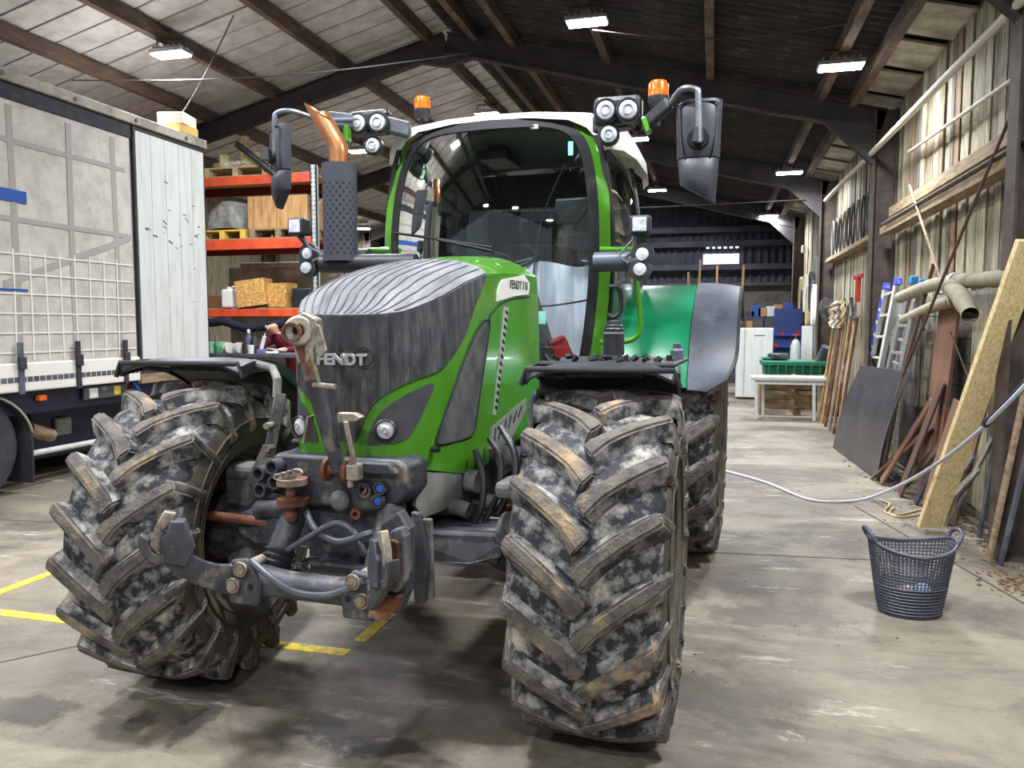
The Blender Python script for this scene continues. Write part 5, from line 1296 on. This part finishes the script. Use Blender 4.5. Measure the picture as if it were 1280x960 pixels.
M_skin = mat('skin', (206,158,130), .5); M_maroon = mat('maroon_cloth', (112,18,42), .85, 0, (92,14,34), 9); M_trou = mat('dark_trousers', (40,42,52), .9)
M_shoe = mat('shoe', (34,30,28), .6)
def person():
    h = on(341, 404, 1, 10.22)
    root = thing('person', 'bald person in a maroon top leaning over the workbench', 'person', (h.x, h.y, 0))
    J = [((.22,.30,.95),.155), ((.21,.26,1.15),.150), ((.17,.18,1.34),.165), ((.11,.10,1.48),.12), ((.05,.03,1.54),.055), ((.0,-.03,1.63),.088), ((-.01,-.045,1.68),.085),
         ((-.10,.10,1.44),.075), ((-.19,-.02,1.34),.052), ((-.20,-.25,1.31),.036), ((-.19,-.32,1.305),.03),
         ((.32,.14,1.44),.078), ((.42,.02,1.32),.052), ((.30,-.22,1.31),.036), ((.27,-.30,1.305),.03),
         ((.12,.30,.88),.10), ((.11,.26,.50),.068), ((.10,.32,.10),.045), ((.09,.18,.05),.04),
         ((.32,.32,.88),.10), ((.33,.28,.50),.068), ((.33,.34,.10),.045), ((.34,.20,.05),.04)]
    E = [(0,1),(1,2),(2,3),(3,4),(4,5),(5,6),(3,7),(7,8),(8,9),(9,10),(3,11),(11,12),(12,13),(13,14),(0,15),(15,16),(16,17),(17,18),(0,19),(19,20),(20,21),(21,22)]
    for hand, sx in ((10, -1), (14, 1)):
        p = J[hand][0]
        for k, (dx, ln) in enumerate(((-.024,.06), (-.008,.07), (.008,.066), (.024,.05))):
            a = len(J); J.append(((p[0] + dx, p[1] - .045, p[2] - .004), .009)); J.append(((p[0] + dx * 1.1, p[1] - .045 - ln * .6, p[2] - .008), .008)); J.append(((p[0] + dx * 1.1, p[1] - .045 - ln, p[2] - .02), .007)); E += [(hand, a), (a, a + 1), (a + 1, a + 2)]
        a = len(J); J.append(((p[0] - sx * .036, p[1] - .01, p[2] - .004), .010)); J.append(((p[0] - sx * .05, p[1] - .045, p[2] - .01), .009)); E += [(hand, a), (a, a + 1)]
    me = bpy.data.meshes.new('body_cage'); me.from_pydata([j[0] for j in J], E, [])
    o = bpy.data.objects.new('body_cage', me); C.objects.link(o)
    sk_ = o.modifiers.new('skin', 'SKIN'); sk_.use_smooth_shade = True
    for i, v in enumerate(me.skin_vertices[0].data): v.radius = (J[i][1], J[i][1] * (.8 if i in (1, 2) else 1)); v.use_root = (i == 0)
    o.modifiers.new('sub', 'SUBSURF').levels = 2
    dg = bpy.context.evaluated_depsgraph_get(); m2 = bpy.data.meshes.new_from_object(o.evaluated_get(dg)); bpy.data.objects.remove(o)
    m2.materials.clear()
    for m in (M_maroon, M_skin, M_trou, M_shoe): m2.materials.append(m)
    for p in m2.polygons:
        c_ = p.center; p.use_smooth = True
        p.material_index = 3 if c_.z < .1 else 2 if c_.z < .95 else 1 if (c_.z > 1.535 and c_.y < .09) or c_.y < -.20 else 0
    inst(m2, 'body', root)
    for sx in (-1, 1):
        MB().sphere((sx * .034 - .005, -.118, 1.645), .011, 10, 6).build('eye', M_weave, root); MB().sphere((sx * .092 - .005, -.03, 1.64), .022, 10, 6, (.4, .8, 1.3)).build('ear', M_skin, root)
    MB().prism([(-.018,-.115,1.61), (.008,-.115,1.61), (-.005,-.118,1.655)], (0, -.028, -.012)).build('nose', M_skin, root, True, .003)
    MB().obox((-.005, -.112, 1.585), (.04, .012, .008)).build('mouth', mat('lip', (150,90,84), .6), root, False, .003)
person()

# ================================================================== along the right wall
M_brown = mat('brown_board', (134,98,78), .6, 0, (112,80,64), 3, stretch=(1,1,.4))
M_darkwood = mat('dark_board', (96,70,56), .8, 0, (70,52,44), 6, stretch=(2,2,.4))
M_greywood = mat('grey_plank', (128,124,116), .85, 0, (92,88,82), 6, stretch=(3,3,.4))
M_sheetblk = mat('black_sheet', (52,52,56), .35, 0, (70,70,76), 2.5, .4, .7, col3=(98,88,76), scale3=4, lo3=.66, hi3=.8)
def lean(name, foot, topp, w, th, m, label, cat, group=None, across=None, bev=.003):
    mb = MB(); foot = Vector(foot); topp = Vector(topp); d = (topp - foot).normalized()
    up = Vector(across) if across else Vector((1, 0, 0))
    n = d.cross(up).normalized()
    ac = Vector((0, 1, 0)); ac = (ac - d * ac.dot(d)).normalized(); nn = d.cross(ac).normalized()
    lift = (w / 2) * abs(ac.z) + (th / 2) * abs(nn.z); foot = foot + V(0, 0, lift)
    vs = []
    for p in (foot, topp):
        for a, b in ((-1,-1),(1,-1),(1,1),(-1,1)): vs.append(p + ac * (a * w / 2) + nn * (b * th / 2))
    mb.add(vs, [(0,1,2,3),(7,6,5,4),(0,4,5,1),(1,5,6,2),(2,6,7,3),(3,7,4,0)])
    return tag(mb.build(name, m, None, False, bev), label, cat, group)
# yellow strand board beam
p = on(1162, 663, 2, 0); q = on(1290, 300, 0, 2.02)
osb = MB(); d = (q - p).normalized(); across = CR.copy(); across = (across - d * across.dot(d)).normalized(); nn = d.cross(across)
vs = []
for e in (p + V(0, 0, .035), q):
    for a, b in ((-1,-1),(1,-1),(1,1),(-1,1)): vs.append(e + across * (a * .098) + nn * (b * .022))
osb.add(vs, [(0,1,2,3),(7,6,5,4),(0,4,5,1),(1,5,6,2),(2,6,7,3),(3,7,4,0)])
tag(osb.build('strand_board', M_osb2, None, False, .004), 'long yellow strand board leaning diagonally against the right wall', 'board')
# black sheet
a0, a1 = on(1041, 560, 2, 0), on(1096, 601, 2, 0); b0, b1 = on(1076, 458, 0, 1.80), on(1139, 466, 0, 1.86)
rows = []
for i in range(9):
    t = i / 8; l, r_ = a0.lerp(b0, t), a1.lerp(b1, t)
    rows.append([l.lerp(r_, k / 10) + V(-.05 * math.sin(math.pi * t) * 1, 0, .01) for k in range(11)])
o = MB().grid(rows, thick=(.008, 0, .002)).build('black_sheet', M_sheetblk); tag(o, 'large black metal sheet leaning against the right wall', 'sheet')
lean('brown_panel', (2.02, 8.10, 0), (2.14, 8.02, 1.90), .60, .03, M_brown, 'tall smooth brown panel standing below the pipe', 'board')
def wl(px0, py0, px1, py1, X0, X1): return on(px0, py0, 2, 0) if X0 is None else on(px0, py0, 0, X0), on(px1, py1, 0, X1)
for i, (f, t_, w, m, l) in enumerate((
    ((1.80,8.15,0),(2.06,7.85,1.15),.16,M_darkwood,'dark brown board leaning left of the strand board'),
    ((1.74,8.70,0),(2.06,8.20,.95),.12,M_brown,'short brown board leaning at the black sheet'),
    ((1.70,8.95,0),(2.05,8.05,.72),.10,M_darkwood,'short dark board sloping behind the black sheet corner'),
    ((1.86,8.35,0),(2.05,7.7,.62),.12,M_darkwood,'low dark offcut in front of the brown panel'),
    ((1.90,7.62,0),(2.10,7.50,1.00),.26,M_brown,'wide brown board just left of the strand board'),
    ((1.86,7.80,0),(2.06,7.72,.60),.10,M_sheetblk,'narrow black plate beside the strand board'),
    ((2.00,7.15,0),(2.14,6.95,1.10),.18,M_brown,'brown board with orange edge right of the strand board'),
    ((1.88,7.30,0),(2.06,6.92,.62),.10,M_greywood,'short grey plank low beside the strand board'),
    ((1.84,7.15,0),(2.05,6.72,.55),.08,M_greywood,'shortest grey plank leaning at the wall'),
    ((1.93,7.05,0),(2.10,6.62,.80),.06,M_greywood,'narrow grey plank leaning right of the short ones'),
    ((2.06,6.70,0),(2.22,6.45,2.0),.06,M_lite,'long thin grey batten beside the steel post'),
    ((2.08,6.48,0),(2.20,6.40,1.20),.10,M_sheetblk,'dark strip standing at the steel post'),
    ((1.92,6.02,0),(2.05,5.75,1.6),.07,M_timber,'stick leaning on the near steel post'),
    ((1.97,5.95,0),(2.08,5.60,1.5),.05,M_lite,'pale batten beside the stick at the near post'))):
    lean('leaning_board', f, t_, w, .022, m, l, 'board', 'boards leaning along the wall')
# ladders
def ladder(fa, ta, fb, tb, m, nr, label, rail=.035, extra=None):
    t = thing('ladder', label, 'ladder'); fa, ta, fb, tb = map(Vector, (fa, ta, fb, tb))
    for f, q in ((fa, ta), (fb, tb)): MB().beam(f + V(0,0,.01), q, rail, .07).build('stile', m, t, False, .004)
    for k in range(nr):
        s = (k + .6) / nr; MB().beam(fa.lerp(ta, s), fb.lerp(tb, s), .03, .03).build('rung', m, t, False, .003)
    if extra:
        MB().beam(fa + V(-.02,0,.3), ta + V(-.02,0,-.1), rail * .5, .075).build('blue_label', extra, t, False)
        for f, q in ((fa, ta), (fb, tb)): MB().obox(q, (.07, .07, .07)).build('end_cap', extra, t, False, .01)
    return t
M_lblue = mat('ladder_blue', (52,66,214), .5, 0, (120,130,236), 18, .5, .6); M_cyan = mat('cap_blue', (44,130,190), .5)
def rail_line(t_, m_, xt=2.13, xm=2.06):
    T, Mi = on(*t_, 0, xt), on(*m_, 0, xm); k = Mi.z / (T.z - Mi.z); f = Mi + (Mi - T) * k; f.z = 0
    return f, T
def ladder_px(a, b, m, nr, label, rail, extra=None, xt=2.13, xm=2.06, lab=True):
    (fa, ta), (fb, tb) = rail_line(*a, xt, xm), rail_line(*b, xt, xm)
    t = ladder(fa, ta, fb, tb, m, nr, label, rail, None)
    if extra:
        if lab:
            for j in range(9): MB().beam(fa.lerp(ta, .28 + j * .075) + V(-.03, 0, 0), fa.lerp(ta, .335 + j * .075) + V(-.03, 0, 0), .07, .012, (-1, 0, 0)).build('blue_print', extra, t, False)
        for q in (ta, tb): MB().obox(q, (.08, .09, .09)).build('end_cap', extra, t, False, .015)
ladder_px(((1108,358),(1088,456)), ((1122,352),(1101,458)), M_dirtywhite, 8, 'white ladder with blue printed side, left of the pair', .06, M_lblue)
ladder_px(((1142,350),(1112,460)), ((1154,354),(1125,463)), M_alu, 8, 'aluminium ladder with blue end caps, right of the pair', .045, M_cyan, 2.13, 2.04, False)
ladder_px(((1126,394),(1110,462)), ((1141,392),(1126,464)), M_alu, 6, 'short aluminium step ladder in front of the blue-capped ladder', .035, None, 2.0, 1.95)
lean('green_pole', (1.92,9.55,0), (2.08,9.15,1.75), .07, .05, mat('mossy_wood', (128,120,62), .9), 'mossy greenish plank beside the ladders', 'plank')
# rods and sticks
def stick(p0, p1, r, m, label, cat='pole'): return tag(MB().cyl(p0, p1, r, r * .9, 8).build('stick', m), label, cat)
stick(on(1128, 470, 0, 1.75), on(1290, 80, 0, 2.10), .014, M_darkwood, 'long thin dark rod leaning across the boarded wall')
stick(on(1187, 382, 0, 1.98), on(1137, 232, 0, 2.04), .014, M_timber, 'pale stick leaning above the vent pipe')
stick(on(1120, 500, 0, 1.8), on(1167, 330, 0, 2.1), .022, M_darkwood, 'dark round pole beside the ladders')
stick(on(1188, 415, 0, 2.05), on(1245, 560, 0, 2.05), .006, M_steel, 'thin bent wire hanging on the blockwork')
for k in range(5): stick((2.13 - k * .025, 5.4 + .1 * k, 2.925), (2.12 - k * .025, 10.2 + .1 * k, 2.925), .012, M_greywood, ORD[k] + ' thin rod from the wall, lying on the wall rails')['group'] = 'bundle of rods on the wall rails'
# vent pipes
M_vpipe = mat('old_pipe', (150,140,118), .85, 0, (130,122,104), 6, bump=.3)
pp = lambda x, y, X=2.02: on(x, y, 0, X)
vp = thing('vent_pipe', 'bulky old pale duct pipe slung along the blockwork with an open outlet', 'pipe')
MB().tube(spl([pp(1125, 372), pp(1160, 358), pp(1190, 352), pp(1225, 350), pp(1268, 346)], 6), .062, 16).build('main_run', M_vpipe, vp)
MB().tube(spl([pp(1185, 356, 1.98), pp(1197, 366, 1.93), pp(1207, 382, 1.88), pp(1213, 394, 1.85)], 5), [.070] * 11 + [.06] * 5, 16, False).build('outlet', M_vpipe, vp)
e_ = pp(1213, 394, 1.85); MB().lathe([(.001, 0), (.054, 0)], e_, (-.3, -.3, -.9), 16).build('outlet_mouth', M_dark, vp)
MB().tube(spl([pp(1130, 400), pp(1165, 384), pp(1190, 376)], 6), .055, 14).build('lower_run', M_vpipe, vp)
MB().lathe([(.083, -.02), (.083, .02), (.07, .02), (.07, -.02)], pp(1196, 352), (.1, -1, 0), 18, closed=True).build('band', M_weave, vp)
# long-handled tools
M_handle = mat('tool_handle', (196,160,110), .7, 0, (150,116,78), 7, stretch=(3,3,.5))
cols = (M_handle, M_darkwood, M_handle, M_lite, M_rust, M_handle, M_greywood, M_handle, M_rust, M_handle, M_darkwood)
nm = ('pale-handled', 'dark-handled', 'yellowish', 'grey', 'rusty', 'light wooden', 'weathered', 'wooden', 'reddish', 'long wooden', 'brown')
for k in range(11):
    y = 14.35 - k * .22
    t = thing('garden_tool', '%s long tool against the wall, %s from the green box' % (nm[k], ORD[k]), 'tool', (0, 0, 0), 0, 'long-handled tools along the wall')
    top = V(2.02, y - .08, 1.72 + .05 * (k % 3)); MB().cyl((1.82 + .03 * (k % 2), y, 0.0), top, .022, .018, 8).build('handle', cols[k], t)
    if k % 3 == 0: 
        MB().prism([top + V(-.02, -.10, 0), top + V(-.02, .10, 0), top + V(.0, .09, .22), top + V(.0, 0, .28), top + V(.0, -.09, .22)], (.012, 0, 0)).build('blade', M_dusty, t, False, .004)
    elif k % 3 == 1:
        m_ = MB().cyl(top + V(0, -.16, .02), top + V(0, .16, .02), .014, seg=6)
        for j in range(7): m_.cyl(top + V(0, -.15 + j * .05, .02), top + V(-.07, -.15 + j * .05, .0), .006, seg=5)
        m_.build('rake_head', M_dusty, t)
    else:
        m_ = MB()
        for j in (-1, 0, 1): m_.tube([top, top + V(0, j * .07, .08), top + V(-.02, j * .08, .26)], .009, 6)
        m_.build('fork_tines', M_dusty, t)
for k in range(4):
    c_ = V(1.98, 13.9 - k * .28, 1.86); r0 = .22 + .03 * (k % 2)
    q = [c_ + V(-.02 * (j % 3), r0 * math.cos(2 * math.pi * j / 26), r0 * .8 * math.sin(2 * math.pi * j / 26)) for j in range(26)]
    m_ = MB()
    for i in range(4): m_.tube([p_ + V(-.012 * i, .015 * i, -.012 * i) for p_ in q], .011, 6, closed=True)
    o = m_.build('rope_coil', (M_pal, M_weave, M_greywood, M_pal)[k]); tag(o, ('pale rope coil hung left over the tool handles', 'whitish rope coil hung over the middle tool handles', 'grey rope coil hung above the tools', 'pale rope coil hung nearest to the steel post')[k], 'rope', 'rope coils over the tools')
t = thing('red_clamp', 'red T-shaped clamp on the wall behind the tools', 'clamp', (2.12, 12.6, 2.36)); MB().box(-.05, .0, -.35, .25, 0, .06).build('bar', M_red, t, False, .01); MB().box(-.05, 0, -.12, -.06, -.35, 0).build('stem', M_red, t, False, .01); MB().box(-.05, 0, .0, .06, -.35, 0).build('stem', M_red, t, False, .01)
o = MB().lathe([(.17, 0), (.19, .05), (.001, .08)], (2.05, 15.3, 1.98), (-.8, -.6, 0), 20).build('round_pan', M_dusty); tag(o, 'round grey pan hung on the second steel post', 'pan')
for k in range(9):
    y = 12.1 + k * .42; c_ = V(2.14, y, 3.25)
    q = [c_ + V(-.02, .13 * math.cos(a), .32 * math.sin(a)) for a in [2 * math.pi * j / 16 for j in range(16)]]
    o = MB().tube(q, .016, 6, closed=True).build('hanging_strap', (M_dusty, M_black, M_greywood)[k % 3]); tag(o, '%s strap loop high on the wall past the middle steel post' % ORD[k], 'strap', 'strap loops hung high on the wall')
for k in range(6):
    y = 17.2 + k * .5; c_ = V(2.08, y, 2.1 + .3 * (k % 2))
    q = [c_ + V(-.03, .2 * math.cos(a), .42 * math.sin(a)) for a in [2 * math.pi * j / 18 for j in range(18)]]
    m_ = MB()
    for i in range(3): m_.tube([p_ + V(-.02 * i, .03 * i, -.02) for p_ in q], .02, 6, closed=True)
    o = m_.build('cable_loop', (M_weave, M_dusty, M_pal)[k % 3]); tag(o, '%s cable loop on the far wall past the second steel post' % ORD[k], 'cable', 'cable loops on the far right wall')
o = MB().box(2.09, 2.13, 17.0, 18.4, 1.1, 3.1).build('tool_board', M_skirt, None, False); tag(o, 'pale board with cables on the far right wall', 'board')
# hose and rope on the floor
M_hose = mat('grey_hose', (196,202,214), .5)
hs = [on(880, 583, 2, .012), on(912, 590, 2, .012), on(960, 604, 2, .012), on(1010, 624, 2, .012), on(1055, 627, 2, .012), on(1090, 621, 0, 1.50), on(1130, 604, 0, 1.60), on(1175, 577, 0, 1.66), on(1220, 542, 0, 1.70), on(1262, 502, 0, 1.74), on(1300, 462, 0, 1.80)]
o = MB().tube(spl(hs, 8), .014, 8).build('hose', M_hose); floor_hose = tag(o, 'pale grey hose running from the tractor across the floor up to the wall', 'hose')
o = MB().tube([hs[-3].lerp(hs[-2], .3), hs[-1]], .024, 10).build('hose_coupling', M_black); o.parent = floor_hose
rp = [on(x, y, 2, .01) for x, y in ((1100,625),(1112,630),(1106,640),(1125,643),(1150,637),(1172,634),(1160,640),(1130,646),(1112,642),(1118,634))]
o = MB().tube(spl(rp, 6), .009, 6).build('rope', M_pal); tag(o, 'loose pale rope lying on the floor at the strand board', 'rope')
# dirt and chips along the wall foot
M_leaf = mat('dry_litter', (120,92,62), .9, 0, (84,66,48), 9)
dm = MB()
for k in range(640):
    if k < 420: x, y = 2.25 - abs(rnd.gauss(0, .28)), rnd.uniform(5.2, 10.5)
    elif k < 560: x, y = rnd.gauss(1.98, .10), rnd.gauss(5.52, .14)
    else: x, y = rnd.uniform(-.2, 2.0), rnd.uniform(3.0, 9.0)
    s_ = rnd.uniform(.006, .022) if k < 560 else rnd.uniform(.003, .010)
    if x > 2.15: x = 2.15
    dm.obox((x, y, s_ * .25), (s_ * 1.6, s_ * .8, s_ * .4), (rnd.uniform(-.3, .3), rnd.uniform(-.3, .3), rnd.uniform(0, 3.1)))
o = dm.build('dry_litter', M_leaf, None, False, kind='stuff'); tag(o, 'dry leaf litter and wood chips scattered at the wall foot', 'litter'); 
# ================================================================== plastic basket
M_bask = mat('basket_grey', (66,68,80), .5, 0, (84,86,98), 6)
bk = thing('basket', 'dark grey woven plastic basket with loop handles on the floor', 'basket', on(1136, 765, 2, 0), R(8))
BA, BB, HA, HB, BH = .165, .13, .235, .185, .40
def bpt(a, t, o=0):
    rx, ry = BA + (HA - BA) * t + o, BB + (HB - BB) * t + o
    hh = BH * t * (1 + (.0 if t < .5 else (t - .5) * 2) * (.10 * (abs(math.cos(a)) ** 4) - .06 * (1 - abs(math.cos(a)))))
    return V(rx * math.cos(a), ry * math.sin(a), hh)
lat = MB()
for k in range(64):
    a = 2 * math.pi * k / 64
    lat.tube([bpt(a, .02 + .96 * j / 6) for j in range(7)], .0042, 4, False)
for j in range(20):
    t = .06 + .9 * j / 19; lat.tube([bpt(2 * math.pi * k / 48, t) for k in range(48)], .0045 if j > 8 else .0075, 4, closed=True)
MB().grid([[bpt(2 * math.pi * k / 48, t, -.006) for k in range(49)] for t in (.02, .15, .3, .42)]).build('closed_weave', M_bask, bk)
lat.build('lattice_wall', M_bask, bk, kind='stuff')
MB().tube([bpt(2 * math.pi * k / 48, 1.0, .004) for k in range(48)], .010, 8, closed=True).build('rim', M_bask, bk)
mb = MB(); n = 32; mb.prism([bpt(2 * math.pi * k / n, .01) + V(0, 0, -.002 ) for k in range(n)], (0, 0, .01)); mb.build('base', M_bask, bk)
for s_ in (-1, 1):
    r0 = bpt(0 if s_ > 0 else math.pi, 1.0)
    MB().tube(spl([r0 + V(-s_ * .015, -.075, -.01), r0 + V(s_ * .012, -.06, .035), r0 + V(s_ * .02, 0, .055), r0 + V(s_ * .012, .06, .035), r0 + V(-s_ * .015, .075, -.01)], 5), .012, 8).build('handle', M_bask, bk)
for k, (x, y, z, c_, nm_) in enumerate(((-.05, -.03, .10, (206,120,120), 'pink wrapper in the basket'), (.06, -.02, .12, (150,170,200), 'pale blue wrapper in the basket'), (0, .04, .08, (222,216,206), 'white paper in the basket'), (.03, -.05, .06, (120,84,80), 'brown packet in the basket'))):
    o = MB().sphere((0,0,0), .055, 9, 6, (1.1, .8, 1.2)).build('wrapper', mat('wrap_%d' % k, c_, .5, bump=.8, bscale=22), None, False, loc=bk.location + V(x, y, z)); tag(o, nm_, 'wrapper', 'rubbish in the basket')

# ================================================================== far end of the barn
tb = thing('trestle_table', 'white trestle table in front of the wooden crate', 'table', (0, 0, 0))
MB().box(.68, 1.98, 14.2, 14.8, .70, .755).build('table_top', M_dirtywhite, tb, False, .006)
for x, y in ((.78, 14.28), (.92, 14.72), (1.74, 14.28), (1.88, 14.72)): MB().beam((x, y, 0), (x - .02, y, .70), .06, .05).build('leg', M_dirtywhite, tb, False, .004)
for y in (14.28, 14.72): MB().beam((.8, y, .66), (1.9, y, .66), .04, .07).build('apron', M_dirtywhite, tb, False)
cr = thing('wooden_crate', 'weathered slatted wooden crate behind the white table', 'crate', (1.50, 15.45, 0))
M_crate = mat('crate_wood', (150,128,98), .85, 0, (110,92,70), 7)
for z in (.12, .30, .48, .62): 
    MB().box(-.62, .62, -.40, -.375, z, z + .09).build('slat', M_crate, cr, False); MB().box(-.62, .62, .375, .40, z, z + .09).build('slat', M_crate, cr, False)
for x in (-.62, -.02, .55): MB().box(x, x + .08, -.375, .375, .0, .72).build('post', M_crate, cr, False)
for x in (-.6, 0, .5): MB().box(x, x + .1, -.4, .4, 0, .10).build('skid', M_crate, cr, False)
MB().beam((-.5, -.42, .6), (.45, -.42, .2), .02, .08).build('loose_slat', M_crate, cr, False)
gb = thing('green_box', 'large green plastic box behind the crate', 'box', (1.58, 16.5, 0))
M_gbox = mat('green_plastic', (14,98,70), .5, 0, (20,116,84), 4)
MB().prism([(-.52,-.42,.05), (.46,-.42,.05), (.54,-.50,.95), (-.58,-.50,.95)], (0, .9, 0)).build('body', M_gbox, gb, False, .02)
MB().box(-.62, .58, -.55, .46, .86, .96).build('rim', M_gbox, gb, False, .02)
for k in range(7): MB().box(-.5 + k * .155, -.47 + k * .155, -.56, -.52, .70, .88).build('rib', M_gbox, gb, False)
MB().obox((-.35, .0, 1.0), (.5, .5, .04)).build('lid_flap', M_gbox, gb, False, .01)
o = MB().obox((1.28, 16.35, 1.04), (.34, .3, .12), (0, 0, .3)).build('dark_bundle', M_dusty, bevel=.03); tag(o, 'dark bundle lying on the green box', 'bundle')
o = MB().cyl((1.95, 16.3, .75), (2.12, 16.0, 1.25), .07).build('grey_tube', M_lite); tag(o, 'grey tube sticking out of the green box', 'tube')
fr_ = thing('white_cabinet', 'tall white cabinet at the far end beside the green box', 'cabinet', (.93, 18.4, 0))
MB().box(-.40, .38, -.3, .35, .03, 1.60).build('body', M_dirtywhite, fr_, False, .01); MB().box(-.22, .37, -.335, -.30, .05, 1.58).build('door', M_dirtywhite, fr_, False, .008); MB().box(-.40, -.24, -.33, -.30, .05, 1.58).build('side_door', M_dirtywhite, fr_, False, .008)
MB().box(-.02, .2, -.34, -.335, 1.42, 1.44).build('nameplate', M_lite, fr_, False)
sh = thing('tool_shelf', 'dark blue metal shelving with boxes against the end wall', 'shelf', (1.05, 19.6, 0))
M_blues = mat('shelf_blue', (42,62,120), .5)
for z in (.4, .9, 1.4, 1.84): MB().box(-.75, 1.0, -.25, .25, z, z + .03).build('shelf_board', M_blues, sh, False)
for x in (-.75, .14, .97):
    for y in (-.25, .22): MB().box(x, x + .03, y, y + .03, 0, 1.87).build('upright', M_blues, sh, False)
MB().box(.35, .97, -.28, -.26, .9, 2.05).build('bin_panel', M_blues, sh, False)
for z in (1.13, 1.41): MB().box(.36, .96, -.40, -.26, z, z + .02).build('bin_ledge', M_blues, sh, False)
g2 = random.Random(5)
pal_ = ((176,130,84), (52,84,160), (206,170,112), (214,214,210), (60,60,66), (190,150,96), (150,48,40))
w_ = ('brown', 'blue', 'tan', 'white', 'black', 'buff', 'red')
ixs = 0
for z, xs in ((1.87, (-.62, -.42, -.18, -.05, .1, .28, .46, .68)), (1.43, (-.6, -.4, -.2, 0, .18)), (.93, (.2,)),):
    for i, x in enumerate(xs):
        c_ = g2.randrange(7); hh = g2.uniform(.12, .34); wd = g2.uniform(.14, .22)
        o = MB().box(-wd/2, wd/2, -.14, .14, 0, hh).build('storage_box', mat('carton_%d' % c_, pal_[c_], .7), bevel=.005, loc=(1.05 + x, 19.55, z)); ixs += 1
        tag(o, '%s storage box, %s from the left on the %s shelf at the far end' % (w_[c_], ORD[i], {1.87: 'top', 1.43: 'second', .93: 'low'}[z]), 'box', 'storage boxes on the far shelving')
for k in range(10):
    r_, c_ = divmod(k, 5); o = MB().prism([(-.05, -.1, 0), (.05, -.1, 0), (.05, -.1, .05), (-.05, -.1, .05)], (0, .08, .03)).build('parts_bin', mat('bin_blue', (40,72,170), .5) if k % 3 else M_red, None, False, loc=(1.47 + c_ * .115, 19.34, 1.15 + r_ * .28))
    tag(o, '%s small parts bin in the %s row of the blue panel' % (ORD[c_], ('lower', 'upper')[r_]), 'bin', 'parts bins on the blue panel')
o = MB().box(1.86, 2.08, 17.7, 17.75, 0, 1.65).build('white_board', M_dirtywhite, None, False); tag(o, 'white board standing behind the green box by the wall', 'board')
t = thing('gas_cylinder', 'pale gas cylinder standing behind the green box', 'cylinder', (1.72, 17.5, 0)); MB().lathe([(.001,0), (.10,0), (.105,.05), (.105,1.2), (.07,1.32), (.03,1.36), (.001,1.36)], (0,0,0), (0,0,1), 20).build('body', mat('cyl_grey', (170,180,176), .5), t); MB().cyl((0,0,1.36), (0,0,1.45), .02).build('valve', M_rust, t); MB().tube([(.05*math.cos(a),.05*math.sin(a),1.45) for a in [2*math.pi*j/10 for j in range(10)]], .01, 6, closed=True).build('handwheel', M_red, t)
o = MB().obox((2.15, 20.6, 3.55), (.08, .2, .18)).build('junction_box', M_weave, None, False, .01); tag(o, 'small white box high on the far right wall', 'box')
# sticks and red can beside the rear mudguard, seen past the cab
for k, (x, y, z0, z1, l) in enumerate(((-.62, 19.9, 0, 3.0, 'left thin pale pole standing before the end wall'), (-.45, 19.9, 0, 3.3, 'second pale pole standing before the end wall'), (.08, 20.5, 0, 3.2, 'slim pole below the roof light'), (.62, 20.5, 0, 3.2, 'slim leaning pole right of the roof light'))):
    tag(MB().cyl((x, y, z0), (x + .12 * (k % 2), y + .3, z1), .025, seg=8).build('pole', M_handle), l, 'pole', 'poles at the end wall')
